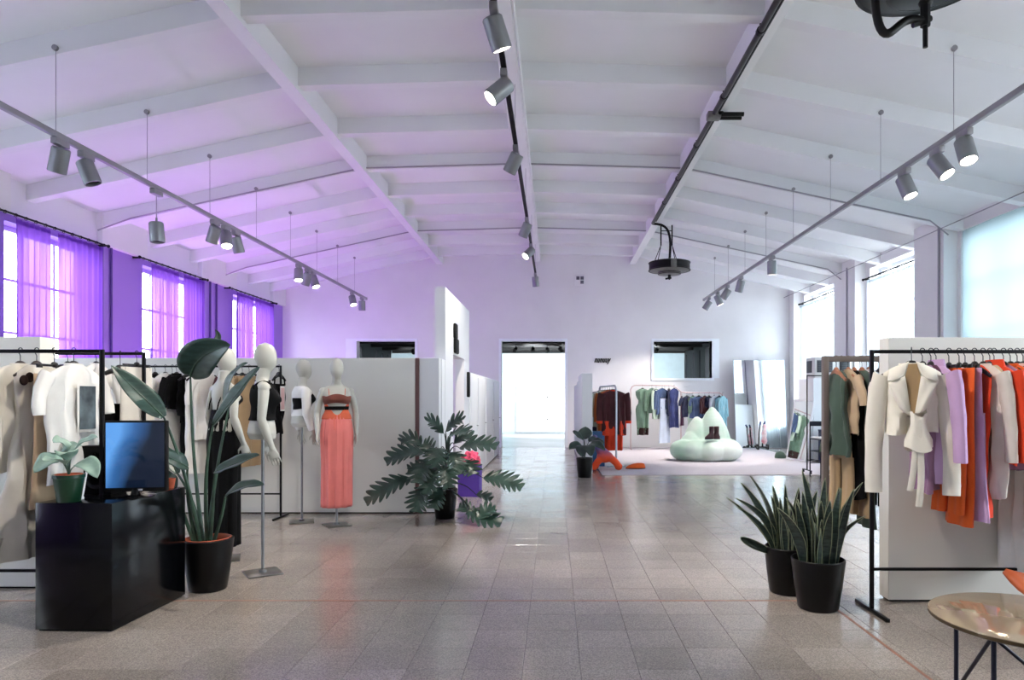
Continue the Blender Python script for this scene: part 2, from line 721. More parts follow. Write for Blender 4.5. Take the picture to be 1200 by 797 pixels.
# side windows: frame, mullions, panes
wn = 0
for side, x, wins, head in (('left', XL - 0.28, WIN_L, 4.06), ('right', XR + 0.28, WIN_R, 4.42)):
    for y0, y1 in wins:
        wn += 1
        f = MB()
        z0 = 0.85
        w = 0.07
        f.span((x - 0.04, y0, z0), (x + 0.04, y0 + w, head))
        f.span((x - 0.04, y1 - w, z0), (x + 0.04, y1, head))
        f.span((x - 0.04, y0 + w, z0), (x + 0.04, y1 - w, z0 + w))
        f.span((x - 0.04, y0 + w, head - w), (x + 0.04, y1 - w, head))
        wo = struct(f.build('window_%d' % wn, M_FRAME, smooth=False))
        nc, nr = 3, 4
        dy, dz = (y1 - y0) / nc, (head - z0) / nr
        for k in range(1, nc):
            q = MB()
            q.span((x - 0.025, y0 + k * dy - 0.025, z0 + w), (x + 0.025, y0 + k * dy + 0.025, head - w))
            q.build('mullion', M_FRAME, wo, smooth=False)
        for k in range(1, nr):
            q = MB()
            q.span((x - 0.022, y0 + w, z0 + k * dz - 0.02), (x + 0.022, y1 - w, z0 + k * dz + 0.02))
            q.build('mullion', M_FRAME, wo, smooth=False)
        q = MB()
        q.grid(lambda u, v: V(x, y0 + w + (y1 - y0 - 2 * w) * u, z0 + w + (head - z0 - 2 * w) * v), 1, 1)
        q.build('pane', M_GLASS, wo, smooth=False)

# room beyond the back wall
FY = 28.4
s = MB()
s.span((-7.2, YB, -0.25), (5.9, FY + 0.3, -0.002))
struct(s.build('floor', M_CONC, smooth=False))
s = MB()
s.span((-7.2, FY, 0), (5.9, FY + 0.3, 3.6))
wall_far = struct(s.build('wall_far', mat('daylight_tinted_plaster', (204, 226, 234), 0.75, var=0.05), smooth=False))  # white plaster with the windows' blue daylight put into its colour
s = MB()
s.span((-7.2, YB + 0.3, 3.45), (5.9, FY + 0.3, 3.75))
ceil_far = struct(s.build('ceiling', M_DARKCEIL, smooth=False))
for k in range(5):
    q = MB()
    q.span((-6.6, 21.3 + k * 1.6, 3.3), (5.3, 21.45 + k * 1.6, 3.46))
    q.build('beam', M_DARKCEIL, ceil_far, smooth=False)
FWIN_L = [(23.65, 24.08), (25.9, 26.15), (26.9, 27.1), (27.8, 27.95)]
FWIN_R = [(23.9, 24.5), (25.3, 25.5), (26.5, 26.7), (27.9, 28.1)]
s = MB()
M_NAVY = mat('navy_wall', (5, 9, 20), 0.7, var=0.3, scale=2)
holed_wall(s, 'y', -7.1, -6.8, YB + 0.3, FY, 0, 3.6, [(a, b, 0.9, 3.25) for a, b in FWIN_L])
struct(s.build('wall_far_left', M_NAVY, smooth=False))
s = MB()
holed_wall(s, 'y', 5.4, 5.7, YB + 0.3, FY, 0, 3.6, [(a, b, 0.9, 3.25) for a, b in FWIN_R])
struct(s.build('wall_far_right', M_NAVY, smooth=False))
for xx, ws in ((-7.05, FWIN_L), (5.65, FWIN_R)):
    for a, b in ws:
        wn += 1
        q = MB()
        q.span((xx - 0.02, a, 0.9), (xx + 0.02, a + 0.04, 3.25)).span((xx - 0.02, b - 0.04, 0.9), (xx + 0.02, b, 3.25))
        wo = struct(q.build('window_%d' % (wn + 2), M_FRAME, smooth=False))
        q = MB()
        q.grid(lambda u, v: V(xx, a + (b - a) * u, 0.9 + 2.35 * v), 1, 1)
        q.build('pane', M_GLASS, wo, smooth=False)
# built-in white doors on the far wall
q = MB()
q.span((-1.66, FY - 0.06, 0.02), (0.9, FY, 0.06)).span((-1.66, FY - 0.06, 0.06), (-1.60, FY, 1.93)).span((-1.66, FY - 0.06, 1.88), (0.9, FY, 1.93)).span((0.84, FY - 0.06, 0.06), (0.9, FY, 1.88))
d2 = struct(q.build('door_2', mat('pale_grey_trim', (196, 200, 206), 0.5), smooth=False))
for z0, z1 in ((0.07, 1.2), (1.23, 1.87)):
    q = MB()
    q.span((-1.59, FY - 0.05, z0), (0.83, FY, z1), 0.006)
    pn = q.build('panel', M_TRIMW, d2, smooth=False)
    q = MB()
    q.ball((-0.30, FY - 0.065, (z0 + z1) / 2 - 0.05), 0.04, 10, 6)
    q.build('knob', mat('grey_knob', (150, 152, 158), 0.4), pn)

# ================================================================ curtains, tracks, lamps
M_SHEERW = sheer('white_sheer', (184, 192, 197), 0.14, (240, 246, 252))
M_SHEERP = sheer('violet_sheer', (124, 76, 178), 0.04, (210, 175, 250))
M_BLIND = sheer('pale_blind', (128, 144, 150), 0.0, (225, 240, 250))


def curtain(x, y0, y1, z0, z1, m, label, group, folds=9, amp=0.05):
    t = thing('curtain', label, 'curtain', (x, (y0 + y1) / 2, z1), 0, group)
    ph = random.uniform(0, 6)
    w = y1 - y0

    def fn(u, v):
        a = amp * (0.45 + 0.55 * v)
        dx = a * math.sin(u * folds * 2 * PI + ph) + 0.4 * a * math.sin(u * folds * 0.37 * 2 * PI + 1.3 * ph + v)
        return V(dx, (u - 0.5) * w * (1 - 0.03 * math.sin(v * PI)), -v * (z1 - z0))
    b = MB()
    b.grid(fn, int(folds * 10), 10)
    b.build('cloth', m, t, fix=False)
    h = MB()
    h.grid(lambda u, v: fn(u, 0) + V(0.004 * (1 if v > 0.5 else -1), 0, 0.02 - 0.07 * v), int(folds * 6), 1)
    h.build('heading_tape', m, t, fix=False)
    return t


def rod(x, y0, y1, z, label, group, n):
    t = thing('curtain_rod', label, 'rod', (x, (y0 + y1) / 2, z), 0, group)
    b = MB()
    b.tube([(0, -(y1 - y0) / 2, 0), (0, (y1 - y0) / 2, 0)], 0.016, 8)
    b.build('pole', M_BLACKM, t)
    for s in (-1, 1):
        b = MB()
        sx = 1 if x > 0 else -1
        b.box((sx * 0.12, s * ((y1 - y0) / 2 - 0.03), 0), (0.24, 0.03, 0.03))
        b.ball((0, s * ((y1 - y0) / 2 + 0.02), 0), 0.03, 10, 8)
        b.build('bracket', M_BLACKM, t)
    for k in range(n):
        b = MB()
        yy = -(y1 - y0) / 2 + 0.1 + (y1 - y0 - 0.2) * k / (n - 1)
        b.tube([(0.024 * math.cos(a * PI / 4), yy, 0.024 * math.sin(a * PI / 4) - 0.006) for a in range(9)], 0.005, 5)
        b.build('ring', M_BLACKM, t)
    return t


LC = XL + 0.16
for y0, y1, lab in ((9.97, 10.66, 'violet curtain nearest the tall partition, left of the two in the first visible bay'),
                    (10.88, 11.95, 'violet curtain hanging beside the two wall pipes above the black clothes rack'),
                    (13.36, 14.3, 'violet curtain in the middle window, first of its pair after the lilac pier'),
                    (14.5, 15.35, 'violet curtain in the middle window beside the pipes near the draped leaf'),
                    (16.95, 17.85, 'violet curtain in the last window, beside the white gap of daylight'),
                    (18.0, 19.2, 'violet curtain ending at the back corner of the lilac wall'),
                    (6.3, 8.1, 'unseen sheer curtain, made white for neutral light, in the wall bay just before the violet ones'),  # out of view; white instead of violet so incoming light stays neutral
                    (2.2, 4.2, 'unseen sheer curtain, made white for neutral light, in the wall bay abreast of the cream shirt rack')):
    curtain(LC, y0, y1, 0.06, 4.07, M_SHEERP if y0 > 9 else M_SHEERW, lab, 'violet curtains along the lilac wall' if y0 > 9 else 'white curtains along the window wall', folds=int(6 * (y1 - y0)) + 2, amp=0.045)
for y0, y1, lab in ((9.7, 12.05, 'black rod over the first violet window bay'), (13.0, 15.5, 'black rod over the middle violet window bay'),
                    (16.6, 19.35, 'black rod over the last violet window bay by the back corner')):
    rod(LC, y0, y1, 4.14, lab, 'rods of the violet curtains', 12)
RC = XR - 0.12
for y0, y1, lab in ((13.4, 14.35, 'white sheer curtain in the middle bright window, half toward the room end'),
                    (14.4, 15.5, 'white sheer curtain in the middle bright window, half toward the back wall'),
                    (17.25, 18.4, 'white sheer curtain in the last bright window above the air conditioner'),
                    (18.45, 19.65, 'white sheer curtain in the last bright window next to the back corner'),
                    (5.5, 8.2, 'white sheer curtain in the bay beside the bronze round table')):
    curtain(RC, y0, y1, 0.05, 4.10, M_SHEERW, lab, 'white curtains along the window wall', folds=int(5 * (y1 - y0)) + 2, amp=0.05)
for y0, y1, lab in ((13.3, 15.65, 'black curtain rod with rings on the middle bright window'), (17.15, 19.75, 'black curtain rod with rings on the last bright window')):
    rod(RC, y0, y1, 4.17, lab, 'rods of the white curtains', 14)
t = thing('roller_blind', 'smooth pale blue-white blind filling the window above the near partition', 'blind', (XR + 0.03, 10.55, 4.45))
b = MB()
b.grid(lambda u, v: V(0.012 * math.sin(u * 5 * PI), (u - 0.5) * 3.2, -v * 3.6), 40, 4)
b.build('cloth', M_BLIND, t, fix=False)
b = MB()
b.tube([(0, -1.62, 0.02), (0, 1.62, 0.02)], 0.03, 10)
b.build('roller', M_FRAME, t)
b = MB()
b.box((0, 0, -3.6), (0.02, 3.2, 0.03), 0.004)
b.build('bottom_bar', M_FRAME, t)

# ---- tracks
M_LENS = mat('lit_lens', (255, 244, 230), 0.3, emit=(255, 240, 222), estr=14.0)
M_LENSOFF = mat('dark_lens', (40, 42, 46), 0.2)


def can_meshes():
    h = MB()
    h.lathe([(0.0, 0.0), (0.078, 0.0), (0.088, -0.012), (0.09, -0.25), (0.086, -0.262), (0.078, -0.262), (0.074, -0.225), (0.0, -0.225)], 24, capb=False, capt=False)
    l = MB()
    l.lathe([(0.0, -0.232), (0.05, -0.236), (0.073, -0.240)], 20, capb=False, capt=False)
    a = MB()
    a.box((0, 0, -0.037), (0.07, 0.2, 0.07), 0.008)
    s = MB()
    s.tube([(0, 0, 0.06), (0, 0, -0.06)], 0.014, 8)
    s.box((0, 0, -0.06), (0.04, 0.05, 0.03), 0.006)
    return h.mesh('housing'), l.mesh('lens'), a.mesh('adapter'), s.mesh('stem')


CAN_H, CAN_L, CAN_A, CAN_S = can_meshes()
CAN_H.materials.append(M_GREYMETAL)
CAN_A.materials.append(M_TRACK)
CAN_S.materials.append(M_TRACK)
CAN_LON = CAN_L
CAN_LOFF = CAN_L.copy()
CAN_LON.materials.append(M_LENS)
CAN_LOFF.materials.append(M_LENSOFF)


def spot(x, y, z, aim, lit, label, group, power=120, drop=0.0, color=(1.0, 0.91, 0.80), dark=False):
    """track spotlight hung at (x, y, z = track underside); aim = direction the can points"""
    t = thing('track_spotlight', label, 'spotlight', (x, y, z), 0, group)
    if dark:
        pass
    link('adapter', CAN_A, None, t)
    link('stem', CAN_S, None, t, (0, 0, -0.09 - drop))
    if drop:
        w = MB()
        w.tube([(0, 0, -0.06), (0, 0, -0.09 - drop)], 0.006, 6)
        w.build('drop_rod', M_WIRE, t)
    d = Vector(aim).normalized()
    q = d.to_track_quat('-Z', 'Y')
    h = link('housing', CAN_H, None, t, Vector((0, 0, -0.15 - drop)) - d * 0.06)
    h.rotation_mode = 'QUATERNION'
    h.rotation_quaternion = q
    link('lens', CAN_LON if lit else CAN_LOFF, None, h)
    if lit:
        L = light('spot_lamp', 'SPOT', (0, 0, -0.275), power, color, None, h, spot_size=math.radians(72), spot_blend=0.6, shadow_soft_size=0.07)
    return t


def track(x, y0, y1, z, label, m, wires, zw):
    t = thing('lighting_track', label, 'lighting track', (x, (y0 + y1) / 2, z), 0)
    L = y1 - y0
    b = MB()
    b.box((0, 0, 0.03), (0.05, L, 0.06), 0.004)
    b.build('rail', m, t)
    for s in (-1, 1):
        b = MB()
        b.box((0, s * (L / 2 + 0.015), 0.03), (0.06, 0.03, 0.07), 0.004)
        b.build('end_cap', m, t)
    for yy in wires:
        if y0 < yy < y1:
            b = MB()
            b.tube([(0, yy - 0.085 - (y0 + y1) / 2, 0.05), (0, yy - 0.085 - (y0 + y1) / 2, zw - z)], 0.0038, 5)
            w = b.build('suspension_wire', M_WIRE, t)
            b = MB()
            b.tube([(0, yy - 0.075 - (y0 + y1) / 2, zw - z), (0, yy - 0.11 - (y0 + y1) / 2, zw - z)], 0.03, 12)
            b.build('anchor', M_TRACK, w)
    return t


TZ = 4.2
TLX, TRX, TCX, TCZ = -5.25, 4.2, -0.51, 4.75
track(TLX, 1.0, 19.0, TZ, 'long grey track hung by wires over the mannequins and lilac wall', M_TRACK, BEAM_Y, prof_z(TLX) - BD + 0.06)
track(TRX, 1.0, 19.2, TZ, 'long grey track hung by wires over the bright rack and carpet', M_TRACK, BEAM_Y, prof_z(TRX) - BD + 0.06)
track(TCX, 1.0, 18.9, TCZ, 'black track under the ridge beam down the middle of the hall', M_BLACKM, BEAM_Y[3::2], 5.56)

GC, GL, GR = 'spotlights on the black ridge track', 'spotlights over the mannequins', 'spotlights over the bright rack'
spot(TCX, 3.0, TCZ, (-0.62, 0.42, -0.75), True, 'lit can on the black ridge track above the camera, turned to the cream rack', GC, 150)
spot(TCX, 3.9, TCZ, (0.72, 0.18, -0.72), True, 'lit can on the black ridge track above the camera, turned to the white jacket', GC, 200)
spot(TCX, 5.75, TCZ, (0.35, 0.35, -1), True, 'lit can on the black ridge track, the largest and closest to camera', GC, 240)
spot(TCX, 6.9, TCZ, (-0.75, -0.25, -0.75), True, 'lit can on the black ridge track, second, tipped sideways', GC, 200)
spot(TCX, 8.95, TCZ, (-0.5, 0.35, -0.9), True, 'lit can on the black ridge track, third along', GC, 200)
spot(TCX, 12.5, TCZ, (-0.4, 0.3, -0.9), True, 'lit can on the black ridge track, fourth along', GC, 200)
spot(TCX, 14.6, TCZ, (-0.6, -0.5, -0.7), True, 'lit can on the black ridge track, fifth, flaring toward camera', GC, 200)
spot(TCX, 18.0, TCZ, (0.1, 0.2, -1), False, 'dark can at the far end of the black ridge track', GC)

spot(TLX, 7.25, TZ, (-0.35, 0.2, -1), False, 'unlit can tipped outward, first of the near pair on the mannequin-side track', GL)
spot(TLX, 7.65, TZ, (0.35, 0.1, -1), False, 'unlit can tipped inward, second of the near pair on the mannequin-side track', GL)
spot(TLX, 9.0, TZ, (0.08, 0.0, -1), False, 'unlit can dropped on a rod below the mannequin-side track', GL, drop=0.34)
spot(TLX, 10.55, TZ, (-0.4, 0.2, -1), False, 'unlit outer can of the trio on the mannequin-side track', GL)
spot(TLX, 10.9, TZ, (0.25, -0.35, -1), True, 'lit can in the middle of the trio on the mannequin-side track', GL, 220)
spot(TLX, 11.25, TZ, (0.15, 0.3, -1), False, 'unlit inner can of the trio on the mannequin-side track', GL)
spot(TLX, 14.0, TZ, (0.1, -0.3, -1), True, 'lit can, first of the middle trio over the lilac wall', GL, 160)
spot(TLX, 14.5, TZ, (-0.35, 0.2, -1), False, 'unlit can, second of the middle trio over the lilac wall', GL)
spot(TLX, 14.85, TZ, (0.4, -0.2, -1), True, 'lit can, third of the middle trio over the lilac wall', GL, 160)
spot(TLX, 17.7, TZ, (0.3, -0.3, -1), True, 'lit can next to the last on the mannequin-side track', GL, 160)
spot(TLX, 18.6, TZ, (0.0, 0.1, -1), False, 'unlit can, last on the mannequin-side track', GL)

spot(TRX, 7.0, TZ, (0.02, -0.38, -1), True, 'lit upright can, closest of three on the track above the orange garments', GR, 90)
spot(TRX, 7.5, TZ, (0.36, -0.45, -0.9), True, 'lit slanted can, middle of three on the track above the orange garments', GR, 90)
spot(TRX, 8.2, TZ, (0.25, -0.3, -1), True, 'lit slanted can, farthest of three on the track above the orange garments', GR, 90)
spot(TRX, 13.2, TZ, (0.05, 0.1, -1), True, 'lit single can in mid track over the black stool', GR, 130)
spot(TRX, 15.4, TZ, (-0.2, 0.3, -1), True, 'lit can, first of the far four over the carpet', GR, 165)
spot(TRX, 16.6, TZ, (-0.55, 0.25, -0.9), True, 'lit can, second of the far four over the carpet', GR, 165)
spot(TRX, 17.6, TZ, (0.35, -0.1, -0.9), True, 'lit can, third of the far four over the carpet', GR, 120)
spot(TRX, 18.6, TZ, (-0.5, 0.2, -0.8), True, 'lit can, last of the far four over the carpet', GR, 165)

# ---- violet floodlights standing on the floor behind the long partition, washing the lilac wall and roof
M_FLOOD = mat('violet_led', (180, 110, 255), 0.3, emit=(170, 90, 255), estr=6.0)
for k, (fx, fy, tx, ty, tz, pw) in enumerate(((-7.45, 11.2, -6.6, 11.6, 5, 50), (-7.45, 13.0, -6.2, 13.4, 5, 110), (-7.45, 15.6, -6.2, 15.8, 5, 110), (-7.35, 18.0, -5.9, 18.6, 4.5, 60))):
    lab = ('violet floodlight behind the long partition, %s along the lilac wall' % ('first', 'second', 'third', 'fourth')[k])
    t = thing('floodlight', lab, 'floodlight', (fx, fy, 0), 0, 'violet floodlights behind the partition')
    b = MB()
    b.box((0, 0, 0.02), (0.3, 0.2, 0.04), 0.006)
    b.build('foot', M_BLACKM, t)
    for sx in (-1, 1):
        b = MB()
        b.tube([(sx * 0.16, 0, 0.03), (sx * 0.16, 0, 0.3)], 0.012, 6)
        b.build('bracket', M_BLACKM, t)
    d = (Vector((tx, ty, tz)) - Vector((fx, fy, 0.3))).normalized()
    q = d.to_track_quat('-Z', 'Y')
    b = MB()
    b.box((0, 0, 0.03), (0.3, 0.22, 0.08), 0.01)
    h = b.build('housing', M_BLACKM, t, loc=(0, 0, 0.3))
    h.rotation_mode = 'QUATERNION'
    h.rotation_quaternion = q
    b = MB()
    b.box((0, 0, -0.012), (0.27, 0.19, 0.006))
    b.build('led_panel', M_FLOOD, h)
    light('flood_lamp', 'SPOT', (0, 0, -0.04), pw, (0.68, 0.24, 1.0), None, h, spot_size=math.radians(150), spot_blend=0.9, shadow_soft_size=0.15)

# ---- lamps of the room beyond
for k, (x, y, tx, ty, tz, pw) in enumerate(((-0.75, 23.6, -0.7, 28.4, 1.5, 260), (-0.25, 23.8, 0.2, 28.4, 1.2, 160), (0.2, 23.5, 1.5, 28.4, 1.0, 120), (-1.35, 23.6, -2.6, 28.4, 1.0, 100),
                                             (-5.1, 24.6, -5.0, 28.4, 1.6, 140), (3.6, 24.0, 3.4, 28.4, 2.0, 260))):
    lab = ('black spotlight under the dark ceiling seen through the doorway, %s' % ('brightest one', 'beside the brightest', 'toward the orange coat', 'toward the corridor panels')[k]) if k < 4 else ('glowing lamp seen through the opening above the long partition' if k == 4 else 'black spotlight seen through the opening over the pink rack')
    t = thing('ceiling_spotlight', lab, 'spotlight', (x, y, 3.3), 0, 'spotlights of the room beyond')
    b = MB()
    b.tube([(0, 0, 0.15), (0, 0, -0.12)], 0.012, 6)
    b.build('stem', M_BLACKM, t)
    d = (Vector((tx, ty, tz)) - Vector((x, y, 3.15))).normalized()
    b = MB()
    b.lathe([(0.0, 0.08), (0.06, 0.08), (0.075, -0.12), (0.065, -0.12), (0.06, -0.09), (0, -0.09)], 14, capb=False, capt=False)
    h = b.build('housing', M_BLACKM, t, loc=(0, 0, -0.15))
    h.rotation_mode = 'QUATERNION'
    h.rotation_quaternion = d.to_track_quat('-Z', 'Y')
    b = MB()
    b.lathe([(0.0, -0.10), (0.062, -0.10)], 12, capb=False, capt=False)
    b.build('lens', M_LENS, h)
    light('spot_lamp', 'SPOT', (0, 0, -0.14), pw, (0.93, 0.97, 1.0), None, h, spot_size=math.radians(95), spot_blend=0.25, shadow_soft_size=0.06)

# ================================================================ partitions
def board(name, label, a, b, m, group=None, parts=()):
    t = thing(name, label, 'partition', ((a[0] + b[0]) / 2, (a[1] + b[1]) / 2, 0), 0, group)
    o = t.location
    q = MB()
    q.span((a[0] - o.x, a[1] - o.y, 0.015), (b[0] - o.x, b[1] - o.y, a[2]), 0.004)
    q.build('board', m, t, smooth=False)
    q = MB()
    q.span((a[0] - o.x + 0.02, a[1] - o.y + 0.02, 0), (b[0] - o.x - 0.02, b[1] - o.y - 0.02, 0.015))
    q.build('plinth', M_BLACKM, t, smooth=False)
    return t


board('partition_panel', 'near white display partition behind the cream clothes rack', (-6.0, 5.2, 1.92), (-3.92, 5.36), M_BOARD)
board('partition_panel', 'long white partition behind the mannequins, the length up to its dark seam', (-4.05, 8.6, 1.96), (-1.76, 8.74), M_BOARD, 'boards of the long partition')
board('partition_panel', 'white partition length behind the black garments on the far rack', (-6.9, 8.6, 1.96), (-4.06, 8.74), M_BOARD, 'boards of the long partition')
t = thing('edge_post', 'thin reddish-brown post in the seam of the long white partition', 'post', (-1.735, 8.65, 0))
q = MB()
q.span((-0.022, -0.05, 0), (0.022, 0.05, 1.96))
q.span((-0.05, -0.05, 0), (0.05, 0.05, 0.012))
q.build('strip', mat('brown_edge', (110, 78, 78), 0.5), t, smooth=False)
board('partition_panel', 'narrow white partition length between the brown post and the corridor corner', (-1.71, 8.62, 1.96), (-1.46, 8.76), M_BOARD2, 'boards of the long partition')

# corridor of changing rooms: tall portal panel, then doors
t = thing('portal_panel', 'tall white changing-room portal rising above the partitions with black blocks', 'portal', (-1.45, 10.3, 0))
YA, YZ, O0, O1 = 9.06 - 10.3, 11.6 - 10.3, 9.75 - 10.3, 10.95 - 10.3
for nm, a, b in (('jamb', (-0.14, YA, 0), (0, O0, 2.08)), ('jamb', (-0.14, O1, 0), (0, YZ, 2.08)), ('header', (-0.14, YA, 2.08), (0, YZ, 2.93))):
    q = MB()
    q.span(a, b)
    q.build(nm, M_BOARD2, t, smooth=False)
for y0, z0, w, h in ((-0.54, 2.31, 0.20, 0.22), (-0.52, 2.10, 0.30, 0.22)):
    q = MB()
    q.box((0.02, y0 + w / 2, z0 + h / 2), (0.045, w, h), 0.02)
    q.build('block', M_BLACKM, t, label='black rounded block of the sign above the opening')
q = MB()
q.box((0.02, 1.03, 1.68), (0.045, 0.16, 0.42), 0.02)
q.build('block', M_BLACKM, t, label='black upright block on the far jamb')
t = thing('privacy_curtain', 'pale pink curtain wall inside the changing-room opening', 'curtain', (-2.35, 10.4, 0))
q = MB()
q.grid(lambda u, v: V(0.025 * math.sin(u * 40), (u - 0.5) * 2.3, 0.02 + 1.85 * v), 80, 2)
q.build('cloth', mat('pale_pink_cloth', (238, 214, 214), 0.9), t, fix=False)
q = MB()
q.tube([(0, -1.2, 1.89), (0, 1.2, 1.89)], 0.014, 8)
q.tube([(0, -1.2, 1.89), (0, -1.2, 0)], 0.014, 8)
q.tube([(0, 1.2, 1.89), (0, 1.2, 0)], 0.014, 8)
q.build('frame', M_CHROME, t)
ys = [8.78, 9.04]
board('partition_panel', 'white corner length of the corridor just before the tall portal', (-1.60, 8.78, 1.96), (-1.45, 9.04), M_BOARD2, 'boards of the corridor')
labs = ('first white changing-room door after the tall portal', 'second white changing-room door after the tall portal', 'third white changing-room door after the tall portal',
        'last white changing-room door before the bright doorway')
for k, (y0, y1) in enumerate(((11.62, 12.85), (12.9, 14.35), (14.4, 16.1), (16.15, 17.9))):
    t = board('partition_panel', labs[k], (-1.60, y0, 1.9), (-1.46, y1), M_BOARD2, 'boards of the corridor')
    q = MB()
    q.span((0.068, (y0 - y1) / 2 + 0.08, 0.05), (0.085, (y1 - y0) / 2 - 0.08, 1.84), 0.004)
    d = q.build('door', M_BOARD2, t, smooth=False)
    q = MB()
    q.tube([(0.085, (y1 - y0) / 2 - 0.2, 0.95), (0.12, (y1 - y0) / 2 - 0.2, 0.95), (0.12, (y1 - y0) / 2 - 0.3, 0.95)], 0.008, 6)
    q.build('handle', M_CHROME, d)
labs = ('first white board of the short corridor wall behind the small dark plant', 'middle white board of the short corridor wall', 'last white board of the short corridor wall by the doorway')
board('partition_panel', labs[0], (0.52, 13.0, 1.93), (0.72, 15.0), M_BOARD2, 'boards of the short corridor wall')
board('partition_panel', labs[1], (0.56, 15.04, 1.86), (0.70, 17.3), M_BOARD2, 'boards of the short corridor wall')
board('partition_panel', labs[2], (0.56, 17.34, 1.8), (0.70, 19.6), M_BOARD2, 'boards of the short corridor wall')
board('partition_panel', 'near white display partition behind the orange and lilac rack', (2.376, 4.86, 1.885), (5.2, 5.0), M_BOARD)
board('partition_panel', 'white boxed-in counter wall carrying the air conditioner', (5.95, 15.7, 1.92), (6.93, 16.65), M_BOARD2)

# ================================================================ racks
def rack(label, x, y, length, h, m, rail_z=0.29, foot=0.46, s=0.024, rz=0.0, round_=False, casters=False, group='clothes racks'):
    """posts at local x = 0 and x = length"""
    t = thing('clothes_rack', label, 'clothes rack', (x, y, 0), rz, group)
    fz = 0.06 if casters else 0.0
    for xx in (0, length):
        q = MB()
        q.box((xx, 0, (h + fz) / 2 + s / 2), (s, s, h - fz - s), 0.002)
        q.build('post', m, t)
        q = MB()
        q.box((xx, 0, fz + s / 2), (s * 1.1, foot, s), 0.003)
        f = q.build('foot', m, t)
        if casters:
            for e in (-1, 1):
                q = MB()
                q.tube([(xx - 0.012, e * foot * 0.42, 0.028), (xx + 0.012, e * foot * 0.42, 0.028)], 0.028, 12)
                q.box((xx, e * foot * 0.42, 0.05), (0.03, 0.03, 0.02))
                q.build('caster', M_BLACKM, f)
    q = MB()
    q.box((length / 2, 0, h - s / 2), (length - s, s, s), 0.002)
    q.build('hanging_rail', m, t)
    if rail_z:
        q = MB()
        q.box((length / 2, 0, rail_z), (length - s, s * 0.8, s * 0.8), 0.002)
        q.build('lower_rail', m, t)
    return t


RH = 1.78
rack('black square-tube rack carrying the cream printed shirts', -4.75, 4.6, 1.70, RH, M_BLACK)
rack('black rack carrying the white jacket and orange garments', 2.155, 4.64, 1.7, RH, M_BLACK)
rack('black rack just behind the cream shirts, carrying the black strappy dress', -4.85, 5.75, 1.39, 1.84, M_BLACK)
rack('long thin black rack along the white partition behind the mannequins', -5.25, 8.3, 1.92, 1.85, M_BLACK, s=0.022)
M_TAUPE = mat('taupe_steel', (122, 112, 106), 0.5, metal=0.2)
rack('taupe grey rack carrying the green vests and khaki trousers', 2.14, 5.4, 1.15, 1.785, M_TAUPE, s=0.045, rail_z=None)
rack('empty narrow black rack on casters beside the black stool', 4.88, 13.2, 0.36, 1.90, M_BLACK, rail_z=None, casters=True, s=0.02)
# thin side rack glimpsed between the cream rack and the long one
M_PINKMETAL = mat('pink_tube', (214, 190, 190), 0.4, metal=0.3)
t = thing('clothes_rack', 'pale pink tubular rack with two bar heights before the back wall', 'clothes rack', (2.15, 19.3, 0), 0, 'clothes racks')
r = 0.018


def arch(x0, x1, h, c=0.12):
    return [(x0, 0, 0), (x0, 0, h - c), (x0 + c * 0.3, 0, h - c * 0.3), (x0 + c, 0, h), (x1 - c, 0, h), (x1 - c * 0.3, 0, h - c * 0.3), (x1, 0, h - c), (x1, 0, 0)]


q = MB()
q.tube([(0, 0, 0), (0, 0, 1.70), (0.04, 0, 1.78), (0.12, 0, 1.82), (1.15, 0, 1.82), (1.28, 0, 1.76), (1.42, 0, 1.64), (1.55, 0, 1.61), (2.5, 0, 1.61), (2.58, 0, 1.57), (2.62, 0, 1.48), (2.62, 0, 0)], r, 10)
q.build('frame', M_PINKMETAL, t)
q = MB()
q.tube([(1.42, 0, 1.64), (1.42, 0, 0)], r, 8)
q.build('middle_post', M_PINKMETAL, t)
for xx in (0, 1.42, 2.62):
    q = MB()
    q.tube([(xx, -0.22, 0.018), (xx, 0.22, 0.018)], r, 8)
    q.build('foot', M_PINKMETAL, t)
M_SILVER = mat('silver_tube', (176, 182, 192), 0.3, metal=0.6)
t = thing('clothes_rack', 'silver tubular rack carrying the dark red and orange coat', 'clothes rack', (1.29, 14.3, 0), math.radians(100), 'clothes racks')
q = MB()
q.tube(arch(0, 1.5, 1.72, 0.12), 0.022, 10)
q.build('frame', M_SILVER, t)
for xx in (0.0, 1.5):
    q = MB()
    q.tube([(xx, -0.2, 0.02), (xx, 0.2, 0.02)], 0.02, 8)
    q.build('foot', M_SILVER, t)

# ================================================================ garments
M_HANG = mat('black_hanger', (8, 8, 9), 0.45, var=0.2)
M_HANGW = mat('brown_hanger', (46, 36, 34), 0.5, var=0.2)
M_HANGWOOD = mat('wood_hanger', (170, 112, 84), 0.5, var=0.25, scale=14)
M_HOOK = mat('hook_steel', (60, 60, 64), 0.35, metal=0.8)
FAB = {}


def fab(name, col, rough=0.9, **kw):
    kw.setdefault('var', 0.12)
    kw.setdefault('scale', 5.0)
    return mat('cloth_' + name, col, rough, bump=0.12, bscale=160, sheen=0.0 if sum(col) < 130 else 0.15, spec=0.2 if sum(col) < 130 else 0.4, **kw)


